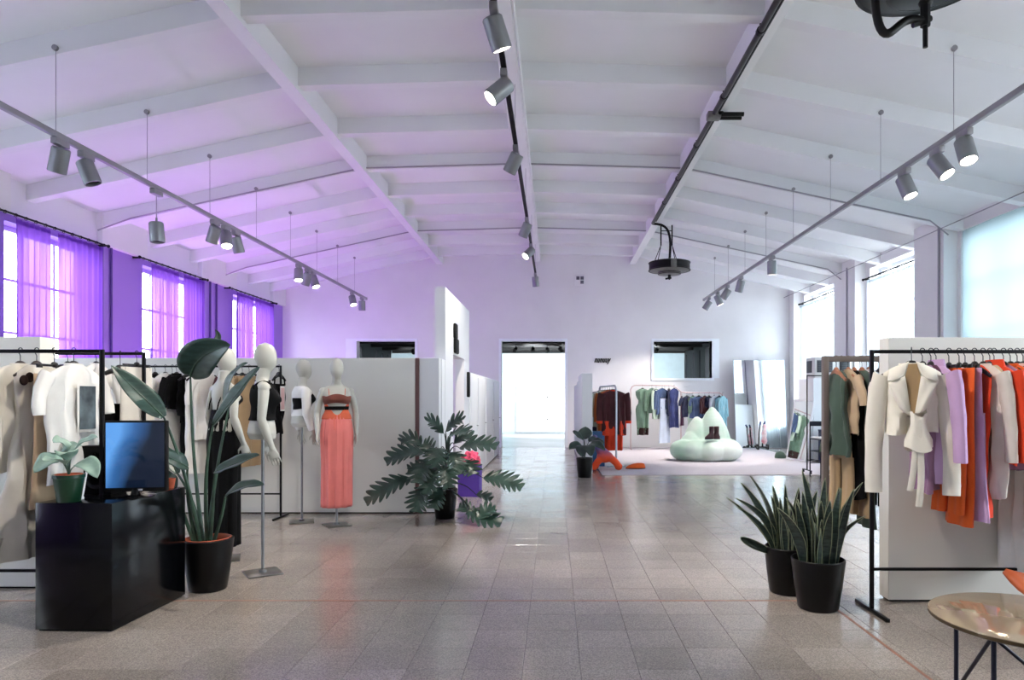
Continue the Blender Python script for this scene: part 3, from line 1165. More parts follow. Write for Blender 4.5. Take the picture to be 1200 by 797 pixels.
F_CREAM = fab('cream', (226, 220, 208))
F_WHITE = fab('white', (232, 230, 226))
F_OFF = fab('offwhite', (214, 208, 198))
F_IVORY = fab('ivory_canvas', (232, 226, 212), var=0.06)
F_BEIGE = fab('beige', (196, 170, 140))
F_TAN = fab('khaki', (168, 142, 108))
F_BLACK = fab('black', (8, 8, 11), var=0.3)
F_NAVY = fab('navy', (34, 40, 72), var=0.3)
F_DENIM = fab('denim', (70, 90, 128), var=0.3)
F_LBLUE = fab('light_blue', (140, 186, 200))
F_GREEN = fab('sage_green', (112, 140, 122), var=0.25)
F_DGREEN = fab('dark_green', (66, 84, 74), var=0.25)
F_MAROON = fab('maroon', (70, 28, 34), var=0.3)
F_MAUVE = fab('mauve', (148, 112, 142))
F_LILAC = fab('lilac', (194, 160, 200))
F_ORANGE = fab('orange', (226, 96, 34))
F_RED = fab('orange_red', (222, 62, 24))
F_GREY = fab('grey', (130, 126, 124))
F_PLUM = fab('plum', (84, 44, 70))
F_RUST = fab('mustard_rust', (188, 104, 44))
F_PALEGREEN = fab('pale_green', (190, 206, 190))


def print_mat():
    """a photographic print in greys: flat print, dark blotches on a pale card"""
    return mat('grey_print', (140, 150, 156), 0.7, col2=(48, 50, 56), scale=5.5, stretch=(1, 1, 0.8))


def hanger(parent, w, m=None, clip=False, drop=0.0):
    """hook over the rail (rail centre at local origin)"""
    q = MB()
    hk = [(0, 0.0 + 0.017 * math.sin(a), 0.004 + 0.02 * math.cos(a)) for a in [(-110 + 30 * k) * PI / 180 for k in range(8)]]
    hk = [(0, p[1] * 1.0, p[2]) for p in hk] + [(0, 0.0, -0.03), (0, 0, -0.085 - drop)]
    q.tube(hk, 0.0032, 5)
    z0 = -0.085 - drop
    qh = MB()
    if clip:
        qh.box((0, 0, z0 - 0.012), (w, 0.014, 0.016), 0.004)
        for s in (-1, 1):
            qh.box((s * w * 0.42, 0, z0 - 0.035), (0.03, 0.026, 0.055), 0.005)
        qh.ball((0, 0, z0 - 0.006), (0.03, 0.014, 0.02), 10, 6)
    else:
        n = 8
        up = [(w / 2 * (-1 + 2 * k / n), 0, z0 - 0.075 * abs(-1 + 2 * k / n) ** 1.25 - 0.012) for k in range(n + 1)]
        qh.tube(up, [0.012 + 0.014 * (1 - abs(-1 + 2 * k / n)) for k in range(n + 1)], 8, flat=0.8)
        qh.ball((0, 0, z0 - 0.012), (0.045, 0.018, 0.034), 10, 6)
    hg = qh.build('hanger', m or M_HANG, parent)
    q.build('hook', M_HOOK, hg)
    return z0


def garment(label, cat, x, y, z, rz, m, L=0.7, W=0.42, sleeve=0.0, kind='top', flare=1.0, m2=None, hm=None, group=None, printed=None, thick=0.035,
            waist=1.0, folds=5, slv_mat=None, swing=0.0, neck=0.075, name=None, collar=None, drop=0.0, hem=None, bare=0.0, slw=0.055):
    """clothing on a hanger whose hook sits over the rail at (x, y, z)"""
    t = thing(name or cat.replace(' ', '_'), label, cat, (x, y, z), rz, group)
    ph = random.uniform(0, 6.28)
    clip = kind in ('trousers', 'skirt')
    z0 = hanger(t, min(W * 0.94, 0.4) if not clip else min(W * 0.9, 0.3), hm, clip, drop)
    seg = 40
    rows = 16
    if clip:
        top = z0 - 0.035
        legs = ((-0.5, 0.0), (0.5, 0.0)) if kind == 'trousers' else ((0, 0),)
        b = MB()

        def cross(a, v, cx, hw, ht):
            f = 1 + 0.35 * v * math.sin(folds * a + ph) * abs(math.sin(a)) ** 0.5
            return V(cx + hw * math.cos(a) * (1 + 0.03 * math.sin(3 * v + ph)), ht * math.sin(a) * f + 0.012 * math.sin(5 * v + ph) * v, 0)
        if kind == 'skirt':
            rings = []
            for i in range(rows + 1):
                v = i / rows
                hw = W / 2 * (1 + (flare - 1) * v)
                rings.append([cross(2 * PI * k / seg, v, 0, hw, thick * (0.5 + 0.7 * v * flare)) + V(0, 0, top - L * v) for k in range(seg)])
            b.loft(rings, (False, False))
        else:
            cr = 0.3 * L
            rings = []
            for i in range(6):
                v = i / 5
                rings.append([cross(2 * PI * k / seg, v * 0.3, 0, W / 2 * (1 + 0.08 * v), thick * (0.6 + 0.4 * v)) + V(0, 0, top - cr * v) for k in range(seg)])
            b.loft(rings, (False, True))
            for s in (-1, 1):
                rings = []
                for i in range(rows + 1):
                    v = i / rows
                    hw = W / 4 * (1.08 + (flare - 1) * v)
                    rings.append([cross(2 * PI * k / 24, v, s * W / 4 * (1.04 + 0.1 * v), hw, thick * 0.9) + V(0, 0.012 * s, top - cr * 0.96 - (L - cr) * v) for k in range(24)])
                b.loft(rings, (True, False))
        b.build('body', m, t, fix=True)
        q = MB()
        q.loft([[V(W / 2 * 1.02 * math.cos(2 * PI * k / 24), thick * 0.62 * math.sin(2 * PI * k / 24), top - dz) for k in range(24)] for dz in (-0.004, 0.035)], (False, False))
        q.build('waistband', m2 or m, t)
        return t
    sh = z0 - 0.005
    b = MB()
    rings = []
    hws = W / 2

    def halfw(v, zz):
        if kind == 'dress':
            q = 1 - (1 - waist) * math.exp(-((zz - 0.36) / 0.12) ** 2)
            f = 1 + (flare - 1) * max(0, (zz - 0.38) / max(0.1, L - 0.38)) ** 1.1
            return hws * 0.94 * q * f
        return hws * 0.94 * (1 - (1 - waist) * math.sin(min(1, zz / 0.45) * PI / 2)) * (1 + (flare - 1) * v)
    start = bare
    for i in range(rows + 4):
        if bare:
            zz = bare + (L - bare) * i / (rows + 3)
            hw = halfw(zz / L, zz)
            th = thick * (0.8 + 0.5 * zz / L)
        elif i < 4:
            f = i / 4
            zz = 0.075 * f ** 1.3 + 0.004
            hw = neck + (hws - neck) * f
            th = 0.018 + (thick - 0.018) * f
        else:
            v = (i - 4) / (rows - 1)
            zz = 0.085 + (L - 0.085) * v
            hw = halfw(v, zz)
            th = thick * (1 + 0.35 * v * flare)
        v = zz / L
        pts = []
        for k in range(seg):
            a = 2 * PI * k / seg
            ca, sa = math.cos(a), math.sin(a)
            f = 1 + 0.45 * v * math.sin(folds * a * 1.0 + ph + 0.6 * math.sin(4 * v)) + 0.12 * math.sin(9 * a + 3 * v * ph)
            pts.append(V(hw * (abs(ca) ** 0.9) * (1 if ca > 0 else -1), th * sa * f + swing * v * v + 0.008 * math.sin(7 * v + ph), sh - zz + 0.012 * v * math.sin(2 * a + ph)))
            pts[-1].y += ((0.006 + 0.020 * v) * math.sin(pts[-1].x * 42 + ph + 1.5 * math.sin(3.1 * v + ph)) + 0.006 * math.sin(pts[-1].x * 95 + 2 * ph + 5 * v)) * min(1, v * 4) + 0.005 * math.sin(23 * v + 9 * pts[-1].x + ph)
        rings.append(pts)
    b.loft(rings, (False, False))
    if not bare:
        pass
    b.build('body', m, t)
    if m2 is not None and hem:
        q = MB()
        zz0, zz1 = L - hem, L + 0.004
        q.loft([[V(p[0] * 1.012, p[1] * 1.04, sh - zz) for p in rings[-1 if zz == zz1 else -3]] for zz in (zz0, zz1)], (False, False))
        q.build('hem_band', m2, t)
    if bare:
        for s in (-1, 1):
            q = MB()
            q.tube(bez([(s * hws * 0.62, 0.0, sh - 0.035), (s * hws * 0.66, -0.012, sh - bare * 0.5), (s * hws * 0.75, -0.01, sh - bare - 0.02)], 6), 0.009, 6)
            q.build('strap', m, t)
    if sleeve:
        for s in (-1, 1):
            q = MB()
            n = 8
            p0 = V(s * (hws - 0.03), 0, sh - 0.075)
            out = 0.10 if sleeve < 0.35 else 0.07
            path = bez([p0, p0 + V(s * 0.035, 0, -0.05), p0 + V(s * out, 0.01 * s, -sleeve * 0.5), p0 + V(s * (out - 0.01), -0.02, -sleeve)], n)
            q.tube(path, [slw * (1.05 - 0.28 * k / n) * (1 + 0.05 * math.sin(k * 2.3 + ph)) for k in range(n + 1)], 14, caps=False, flat=0.62, up=(1, 0, 0))
            sl = q.build('sleeve', slv_mat or m, t)
            if sleeve > 0.4:
                q = MB()
                q.tube([path[-2].lerp(path[-1], 0.55), path[-1] + V(0, 0, -0.006)], [slw * 0.82, slw * 0.8], 14, caps=False, flat=0.62, up=(1, 0, 0))
                q.build('cuff', m2 or slv_mat or m, sl)
    if collar:
        q = MB()
        n = 16
        q.loft([[V((neck + g) * math.cos(2 * PI * k / n), (0.026 + g * 0.6) * math.sin(2 * PI * k / n), sh + dz) for k in range(n)] for g, dz in ((0.004, -0.012), (0.0, 0.03), (0.012, 0.034), (0.03, -0.025))], (False, False))
        q.build('collar', collar if not isinstance(collar, bool) else m, t)
    if sleeve and not collar and kind != 'dress':
        q = MB()
        q.loft([[V((neck + g) * math.cos(2 * PI * k / 18), (0.022 + g) * math.sin(2 * PI * k / 18), sh + dz) for k in range(18)] for g, dz in ((0.002, -0.016), (0.004, 0.004), (-0.004, 0.008), (-0.006, -0.01))], (False, False))
        q.build('neckband', m2 or m, t)
    if printed:
        px, pz, pw, ph_, pm, side = printed
        q = MB()
        q.grid(lambda u, v: V(px + (u - 0.5) * pw, side * (thick * 1.22 + 0.014), sh - pz - (v - 0.5) * ph_), 4, 4)
        q.build('card', F_WHITE, t, fix=False)
        q = MB()
        q.grid(lambda u, v: V(px + (u - 0.5) * pw * 0.8, side * (thick * 1.22 + 0.017), sh - pz - (v - 0.5) * ph_ * 0.88), 4, 4)
        q.build('print', pm, t, fix=False)
    return t


Z1 = RH - 0.012
R90 = PI / 2
PRM = print_mat()
gA = 'garments on the cream shirt rack'
garment('cream long dress with printed chest, half hidden at the outer end of the cream rack', 'dress', -4.02, 4.6, Z1, R90 + 0.1, F_CREAM, 0.95, 0.42, 0.28, 'dress', 1.25, group=gA)
garment('white boxy short-sleeved shirt cut by the picture edge on the cream rack', 'shirt', -3.83, 4.6, Z1, R90, F_WHITE, 0.72, 0.46, 0.24, hm=M_HANGW, group=gA, thick=0.05)
garment('black trousers hanging low behind the white shirts on the cream rack', 'trousers', -3.92, 4.6, Z1, R90 + 0.1, F_BLACK, 0.95, 0.30, kind='trousers', flare=1.5, group=gA)
garment('cream long-sleeved shirt with a grey photo card on its chest', 'shirt', -3.60, 4.6, Z1, R90 - 0.15, F_CREAM, 0.72, 0.46, 0.58, hm=M_HANGW, group=gA, printed=(0.03, 0.30, 0.22, 0.30, PRM, -1), thick=0.05)
garment('long cream flared dress with a dark bow at the shoulder', 'dress', -3.49, 4.6, Z1, R90 - 0.1, F_OFF, 1.28, 0.36, 0, 'dress', 2.1, waist=0.72, hm=M_HANGW, group=gA, thick=0.045, printed=(0.07, 0.27, 0.12, 0.26, PRM, -1))
t = bpy.data.objects['dress.001']
q = MB()
for s in (-1, 1):
    q.ball((-0.15 + s * 0.022, -0.07, -0.19 + 0.01 * s), (0.028, 0.022, 0.034), 10, 8)
q.build('bow', fab('dark_brown', (48, 34, 30)), t)
garment('plain beige sheer skirt clipped to a small hanger on the cream rack', 'skirt', -3.37, 4.6, Z1, R90 - 0.05, F_BEIGE, 0.92, 0.34, kind='skirt', flare=1.15, group=gA, m2=F_CREAM)
garment('ivory oversized shirt with a blue-grey photo card, next to the rack post', 'shirt', -3.24, 4.6, Z1, R90 - 0.12, F_WHITE, 0.78, 0.46, 0.26, hm=M_HANG, group=gA, printed=(0.03, 0.29, 0.17, 0.33, mat('bluegrey_print', (128, 146, 154), 0.7, col2=(44, 52, 60), scale=5, stretch=(1, 1, 0.8)), -1), thick=0.05)

gB = 'garments on the rack behind the cream shirts'
Z2 = 1.84 - 0.012
garment('black strappy dress on a slanted black hanger over the television', 'dress', -3.66, 5.75, Z2, R90 - 0.7, F_BLACK, 1.05, 0.36, 0, 'dress', 1.2, waist=0.7, group=gB, bare=0.30, drop=0.03, printed=(0.04, 0.36, 0.08, 0.3, fab('pinkish_card', (190, 150, 140)), -1))
garment('white shirt with short sleeves between the cream rack and the black dress', 'shirt', -3.86, 5.75, Z2, R90, F_WHITE, 0.75, 0.44, 0.26, group=gB)
garment('white long skirt hung next to the black strappy dress', 'skirt', -3.52, 5.75, Z2, R90 - 0.2, F_OFF, 0.95, 0.32, kind='skirt', flare=1.3, group=gB)
garment('black sleeveless top at the outer end behind the cream shirts', 'top', -4.1, 5.75, Z2, R90, F_BLACK, 0.6, 0.36, 0, group=gB)

gC = 'garments on the long thin rack'
Z3 = 1.85 - 0.012
S3 = 8.3 / 800.0


def lx(px):
    return (px - 650) * S3


rowC = [
    ('black cardigan, first on the long thin rack after the square black post', 'cardigan', 159, F_BLACK, dict(L=0.66, W=0.4, sleeve=0.5)),
    ('grey and white striped long top, second on the long thin rack', 'top', 170, F_GREY, dict(L=0.9, W=0.36)),
    ('black tall sleeveless dress, third on the long thin rack', 'dress', 182, F_BLACK, dict(L=1.0, W=0.36, kind='dress', waist=0.8)),
    ('white spotted blouse on the long thin rack beside the draped leaf tip', 'blouse', 194, F_WHITE, dict(L=0.78, W=0.38, sleeve=0.4)),
    ('black frilled crop top over white on the long thin rack', 'top', 207, F_BLACK, dict(L=0.42, W=0.40, sleeve=0.3)),
    ('white long skirt hanging under the black frilled crop top', 'skirt', 202, F_WHITE, dict(L=1.15, W=0.34, kind='skirt', flare=1.4, drop=0.25)),
    ('black strappy top with a pink paper card pinned on', 'top', 221, F_BLACK, dict(L=0.5, W=0.36, bare=0.10, printed=(0.02, 0.2, 0.1, 0.26, fab('pink_card', (206, 170, 164)), -1))),
    ('black narrow trousers hanging long below the pink card', 'trousers', 217, F_BLACK, dict(L=0.62, W=0.12, kind='trousers', drop=0.38)),
    ('white cotton dress on the long thin rack behind the leaf stem', 'dress', 232, F_WHITE, dict(L=1.2, W=0.40, kind='dress', flare=1.3)),
    ('white loose shirt on the long thin rack behind the black-dressed mannequin', 'shirt', 245, F_WHITE, dict(L=0.8, W=0.44, sleeve=0.3)),
    ('dark brown checked blouse between the first two mannequins', 'blouse', 268, F_MAROON, dict(L=0.5, W=0.36, sleeve=0.3)),
    ('khaki trousers, nearest the black-dressed mannequin on the long rack', 'trousers', 276, F_TAN, dict(L=1.05, W=0.30, kind='trousers', flare=1.2)),
    ('khaki pleated skirt, middle of the beige pieces on the long rack', 'skirt', 284, F_BEIGE, dict(L=1.1, W=0.30, kind='skirt', flare=1.3)),
    ('khaki wide trousers, last of the beige pieces by the second mannequin', 'trousers', 292, F_TAN, dict(L=1.1, W=0.30, kind='trousers', flare=1.4)),
    ('black strappy swimsuit with a pink card at the end of the long rack', 'swimsuit', 327, F_BLACK, dict(L=0.72, W=0.22, bare=0.12, waist=0.6, printed=(0.0, 0.3, 0.07, 0.3, fab('pink_card2', (214, 176, 176)), -1))),
]
for lab, cat, px, m, kw in rowC:
    garment(lab, cat, lx(px), 8.3, Z3, R90 - random.uniform(0.15, 0.5), m, group=gC, **kw)

gD = 'garments on the white jacket rack'
S4 = 4.64 / 800.0


def rx(px):
    return (px - 650) * S4


rowD = [
    ('dusty mauve long dress right behind the white jacket', 'dress', 1081, F_MAUVE, dict(L=0.85, W=0.32, kind='dress')),
    ('dark maroon thin blouse behind the lilac blazer', 'blouse', 1091, F_PLUM, dict(L=0.75, W=0.30)),
    ('lilac blazer with long sleeves on the jacket rack', 'blazer', 1097, F_LILAC, dict(L=0.80, W=0.46, sleeve=0.56, collar=True, thick=0.045, slw=0.07)),
    ('orange straight trousers hanging below the lilac blazer', 'trousers', 1112, F_ORANGE, dict(L=0.98, W=0.28, kind='trousers')),
    ('bright orange long skirt, lowest hem on the jacket rack', 'skirt', 1124, F_ORANGE, dict(L=1.05, W=0.36, kind='skirt', flare=0.9)),
    ('pale lilac long trousers with a wide hem on the jacket rack', 'trousers', 1131, F_LILAC, dict(L=1.02, W=0.34, kind='trousers', flare=1.3)),
    ('orange-red narrow scarf dress between the two lilac pieces', 'dress', 1142, F_RED, dict(L=1.0, W=0.40, kind='dress', thick=0.012, folds=2)),
    ('cream collarless coat beside the orange-red shirt', 'coat', 1152, F_OFF, dict(L=0.88, W=0.44, sleeve=0.56, slw=0.06)),
    ('small beige top clipped behind the orange-red shirt', 'top', 1160, F_BEIGE, dict(L=0.6, W=0.36)),
    ('orange-red long-sleeved shirt with wrinkled sleeve', 'shirt', 1165, F_RED, dict(L=0.66, W=0.46, sleeve=0.56, collar=True, slw=0.075, thick=0.045)),
    ('mauve sleeveless tunic between the orange-red shirt and the orange jacket', 'tunic', 1176, F_MAUVE, dict(L=0.70, W=0.40)),
    ('orange jacket hanging past the tunic at the picture edge', 'jacket', 1184, F_ORANGE, dict(L=0.62, W=0.46, sleeve=0.56, slw=0.07, thick=0.045)),
    ('pale pink blouse just past the orange jacket', 'blouse', 1192, fab('pale_pink', (222, 196, 186)), dict(L=0.6, W=0.40, sleeve=0.3)),
    ('white satin gown with a long trailing hem on the jacket rack', 'gown', 1199, F_WHITE, dict(L=1.40, W=0.36, kind='dress', flare=1.5)),
    ('dark green jacket at the far end of the jacket rack', 'jacket', 1208, F_DGREEN, dict(L=0.62, W=0.44, sleeve=0.5)),
]
for lab, cat, px, m, kw in rowD:
    garment(lab, cat, rx(px), 4.64, Z1, R90 + random.uniform(-0.06, 0.06), m, group=gD, **kw)

# the ivory jacket faces the room: open front with lapels, knotted flounce and tied belt
t = garment('ivory cotton jacket facing the room with wide lapels and a tied waist', 'jacket', rx(1060), 4.55, Z1, -0.38, F_IVORY, 0.46, 0.40, 0.78, waist=0.85, group=gD, thick=0.055, slw=0.066, folds=3)


def flap(name, pts, m, bulge=0.02, th=0.008):
    """soft cloth flap through four corners a, b (top edge) and d, c (bottom edge)"""
    a, b_, c_, d_ = [Vector(p) for p in pts]
    q = MB()
    q.grid(lambda u, v: a.lerp(b_, u).lerp(d_.lerp(c_, u), v) + V(0, -bulge * math.sin(PI * u) * (0.4 + 0.6 * math.sin(PI * v)) - 0.006 * math.sin(7 * u + 5 * v), -0.012 * math.sin(PI * u) * v), 10, 10)
    o = q.build(name, m, t, fix=False)
    md = o.modifiers.new('thickness', 'SOLIDIFY')
    md.thickness = th
    md.offset = 0
    return o


for s in (-1, 1):
    flap('collar_flap', ((s * 0.020, -0.055, -0.075), (s * 0.135, -0.045, -0.130), (s * 0.150, -0.085, -0.205), (s * 0.050, -0.090, -0.165)), F_IVORY)
    flap('lapel', ((s * 0.048, -0.085, -0.17), (s * 0.145, -0.078, -0.215), (s * 0.085, -0.088, -0.37), (s * 0.010, -0.088, -0.43)), F_IVORY, 0.025)
q = MB()
q.loft([[V(-0.025, -0.066, -0.09), V(0.025, -0.066, -0.09), V(0.050, -0.074, -0.2), V(0.008, -0.076, -0.43), V(-0.008, -0.076, -0.43), V(-0.050, -0.074, -0.2)],
        [V(-0.025, -0.076, -0.09), V(0.025, -0.076, -0.09), V(0.050, -0.082, -0.2), V(0.008, -0.083, -0.43), V(-0.008, -0.083, -0.43), V(-0.050, -0.082, -0.2)]])
q.build('lining', fab('tan_lining', (176, 146, 106)), t, smooth=False)
q = MB()
q.loft([[V(0.03 + (r_ + 0.006 * math.sin(6 * a + z * 40)) * math.cos(a) * 1.15, -0.10 + (r_ + 0.006 * math.sin(5 * a)) * math.sin(a) * 0.7, z + 0.018 * math.sin(2 * a + 1)) for a in [2 * PI * k / 28 for k in range(28)]] for r_, z in ((0.040, -0.42), (0.036, -0.47), (0.045, -0.53), (0.066, -0.60), (0.074, -0.65), (0.066, -0.655), (0.04, -0.60))], (False, False))
q.build('flounce', F_IVORY, t)
for k, (x1, zl) in enumerate(((0.03, -1.02), (-0.02, -0.92))):
    q = MB()
    q.tube(bez([(0.02, -0.125, -0.46), (x1 + 0.03, -0.14, -0.75), (x1, -0.12, zl)], 8), 0.020, 8, flat=0.3, up=(1, 0, 0))
    q.build('belt_end', F_IVORY, t)

gE = 'garments on the taupe rack'
rowE = [
    ('dark green waistcoat with flared hem, outermost on the taupe rack', 'waistcoat', 980, F_DGREEN, dict(L=0.66, W=0.44, flare=1.5, waist=0.75), M_HANGWOOD),
    ('khaki trousers nearest the taupe post', 'trousers', 986, F_TAN, dict(L=0.60, W=0.30, kind='trousers', drop=0.48), M_HANGWOOD),
    ('beige short-sleeved shirt under the green waistcoats', 'shirt', 994, F_BEIGE, dict(L=0.50, W=0.42, sleeve=0.2), M_HANGWOOD),
    ('black long dress between the two green waistcoats', 'dress', 1001, F_BLACK, dict(L=1.0, W=0.40, kind='dress', waist=0.7), M_HANGWOOD),
    ('dark green waistcoat with fringed hem, second on the taupe rack', 'waistcoat', 1010, F_DGREEN, dict(L=0.66, W=0.44, flare=1.5, waist=0.75), M_HANGWOOD),
    ('khaki wide trousers under the fringed green waistcoat', 'trousers', 1008, F_TAN, dict(L=0.62, W=0.34, kind='trousers', drop=0.50, flare=1.2), M_HANGWOOD),
    ('white shirt with long sleeves, last on the taupe rack', 'shirt', 1018, F_WHITE, dict(L=0.66, W=0.44, sleeve=0.55), M_HANGWOOD),
    ('dark green long skirt behind the khaki trousers', 'skirt', 1016, F_DGREEN, dict(L=0.72, W=0.34, kind='skirt', drop=0.48), M_HANGWOOD),
    ('black trousers with a ribbon hem, deepest on the taupe rack', 'trousers', 1030, F_BLACK, dict(L=1.05, W=0.32, kind='trousers'), M_HANG),
]
for lab, cat, px, m, kw, hm in rowE:
    garment(lab, cat, (px - 650) * 5.4 / 800, 5.4, 1.785 - 0.022, R90 + random.uniform(-0.1, 0.1), m, group=gE, hm=hm, **kw)

gF = 'garments on the silver rack'
ux, uy = math.cos(math.radians(100)), math.sin(math.radians(100))
for d, lab, cat, m, kw in ((0.2, 'dark red coat with an orange lower half, foremost on the silver rack', 'coat', F_MAROON, dict(L=0.95, W=0.56, sleeve=0.62, m2=F_RED, hem=0.3, thick=0.06, slw=0.085)),
                           (0.34, 'orange long dress behind the dark red coat', 'dress', F_RED, dict(L=1.28, W=0.5, kind='dress', sleeve=0.5)),
                           (0.55, 'mustard rust cardigan behind the dark red coat', 'cardigan', F_RUST, dict(L=0.9, W=0.55, sleeve=0.6)),
                           (0.75, 'pale beige long coat in the middle of the silver rack', 'coat', F_BEIGE, dict(L=1.2, W=0.52, sleeve=0.5)),
                           (0.95, 'pale green blouse toward the far end of the silver rack', 'blouse', F_PALEGREEN, dict(L=0.8, W=0.56, sleeve=0.5)),
                           (1.15, 'white shirt with a dark collar on the silver rack', 'shirt', F_WHITE, dict(L=0.8, W=0.6, sleeve=0.5)),
                           (1.35, 'navy long cardigan at the far end of the silver rack', 'cardigan', F_NAVY, dict(L=0.95, W=0.66, sleeve=0.6))):
    garment(lab, cat, 1.29 + ux * d, 14.3 + uy * d, 1.72 - 0.01, math.radians(8), m, group=gF, **kw)

gG = 'garments on the pink rack'
S5 = 19.3 / 800.0
rowG = [
    (753, 0.15, 'sage green curvy dress with a dark hem, first on the pink rack', 'dress', F_GREEN, dict(L=1.30, W=0.44, kind='dress', waist=0.55, flare=0.75, hem=0.2, m2=fab('dark_hem', (54, 36, 36)), thick=0.1)),
    (764, 0.5, 'sage green blouse with hanging sleeve next to the curvy dress', 'blouse', F_GREEN, dict(L=0.7, W=0.42, sleeve=0.55)),
    (769, 0.9, 'pale green thin shirt on the pink rack', 'shirt', F_PALEGREEN, dict(L=0.85, W=0.4, sleeve=0.5)),
    (776, 0.5, 'denim blue jacket on the higher bar of the pink rack', 'jacket', F_DENIM, dict(L=0.72, W=0.46, sleeve=0.5)),
    (779, 0.6, 'long white and blue striped skirt reaching the floor on the pink rack', 'skirt', fab('pale_stripe', (186, 196, 214)), dict(L=1.25, W=0.34, kind='skirt', flare=1.3, drop=0.25)),
    (784, 1.1, 'black narrow scarf on the pink rack', 'scarf', F_NAVY, dict(L=0.75, W=0.2, kind='skirt')),
    (790, 0.5, 'indigo knotted long dress on the higher bar of the pink rack', 'dress', fab('indigo', (62, 72, 128), var=0.35), dict(L=1.1, W=0.34, kind='dress', waist=0.7)),
    (799, 1.2, 'plum long scarf, first on the lower bar of the pink rack', 'scarf', F_PLUM, dict(L=0.8, W=0.2, kind='skirt')),
    (805, 0.5, 'navy dress, first dark piece on the lower bar', 'dress', F_NAVY, dict(L=0.6, W=0.42, kind='dress', sleeve=0.2)),
    (812, 0.5, 'sage green tunic over pale trousers on the lower bar', 'tunic', F_GREEN, dict(L=0.55, W=0.36)),
    (811, 0.5, 'pale beige trousers under the sage tunic', 'trousers', F_PALEGREEN, dict(L=0.7, W=0.30, kind='trousers', drop=0.45)),
    (819, 0.4, 'wide blue and navy dress in the middle of the lower bar', 'dress', F_DENIM, dict(L=0.62, W=0.50, kind='dress', flare=1.3, sleeve=0.2)),
    (826, 0.8, 'maroon cardigan after the wide blue dress', 'cardigan', F_MAROON, dict(L=0.5, W=0.40, sleeve=0.4)),
    (831, 0.5, 'navy crop top on the lower bar', 'top', F_NAVY, dict(L=0.32, W=0.34)),
    (837, 0.8, 'pale grey striped shirt near the end of the lower bar', 'shirt', fab('grey_stripe', (196, 198, 206)), dict(L=0.8, W=0.4, sleeve=0.5)),
    (843, 0.7, 'light blue dress, last but one on the lower bar', 'dress', F_LBLUE, dict(L=0.85, W=0.42, kind='dress')),
    (847, 0.8, 'light blue shirt, last on the lower bar', 'shirt', F_LBLUE, dict(L=0.85, W=0.4, sleeve=0.5)),
]
for px, rz, lab, cat, m, kw in rowG:
    zt = 1.82 if px < 796 else 1.61
    garment(lab, cat, (px - 650) * S5, 19.3, zt - 0.006, rz, m, group=gG, **kw)

# ================================================================ mannequins
M_MANN = mat('mannequin_skin', (182, 182, 174), 0.45, var=0.03, scale=3)
M_PLATE = mat('steel_plate', (126, 124, 120), 0.32, metal=0.85, var=0.12, scale=20)
# z above the hip cut, half width, half depth, forward offset
BODY = [(0.00, .150, .100, .000), (0.05, .166, .112, -.008), (0.12, .152, .102, -.006), (0.20, .118, .082, .0), (0.26, .124, .086, .006), (0.32, .142, .104, .016),
        (0.365, .150, .100, .014), (0.405, .160, .086, .006), (0.435, .158, .072, .0), (0.455, .132, .060, -.004), (0.472, .100, .054, -.006), (0.488, .070, .052, -.004), (0.505, .054, .052, .0), (0.545, .049, .052, .008), (0.58, .05, .054, .014)]


def body_ring(z, grow=0.0, n=40, a0=0.0, a1=2 * PI, wave=None):
    rx_, ry_, yo = interp(BODY, z)
    out = []
    for k in range(n):
        a = a0 + (a1 - a0) * k / (n if abs(a1 - a0 - 2 * PI) < 1e-6 else n - 1)
        g = grow + (wave(a) if wave else 0)
        bust = 0.0
        if 0.25 < z < 0.40:
            bust = 0.028 * math.exp(-((z - 0.325) / 0.04) ** 2) * sum(math.exp(-((a - PI / 2 - s * 0.55) / 0.34) ** 2) for s in (-1, 1))
        out.append(V((rx_ + g) * math.cos(a), (ry_ + g + bust) * math.sin(a) + yo, z))
    return out


def hand(mb, w, tip_dir, palm_n, side):
    """palm, four curled fingers of unequal length and a thumb that leaves the side of the palm"""
    d = Vector(tip_dir).normalized()
    n = Vector(palm_n).normalized()
    n = (n - d * n.dot(d)).normalized()
    s = d.cross(n).normalized() * side
    w = Vector(w)
    mb.tube([w - d * 0.02, w + d * 0.02, w + d * 0.055, w + d * 0.085], [0.023, 0.030, 0.038, 0.036], 14, flat=0.42, up=s)
    for k, L in enumerate((0.066, 0.076, 0.070, 0.054)):
        b0 = w + d * 0.078 + s * (0.030 - 0.020 * k)
        sp = s * (0.10 - 0.07 * k)
        p1 = b0 + (d + sp) * L * 0.45 + n * 0.004
        p2 = p1 + (d + sp * 0.6 + n * 0.35).normalized() * L * 0.32
        p3 = p2 + (d + n * 0.75).normalized() * L * 0.26
        mb.tube([b0 - d * 0.012, b0, p1, p2, p3], [0.0085, 0.0085, 0.0078, 0.007, 0.005], 8)
        mb.ball(p3, 0.005, 8, 6)
    t0 = w + d * 0.025 + s * 0.026
    t1 = t0 + (d * 0.6 + s * 0.75 + n * 0.25).normalized() * 0.034
    t2 = t1 + (d + s * 0.25 + n * 0.3).normalized() * 0.03
    mb.tube([w + d * 0.01 + s * 0.012, t0, t1, t2], [0.012, 0.0125, 0.0095, 0.007], 8)
    mb.ball(t2, 0.007, 8, 6)


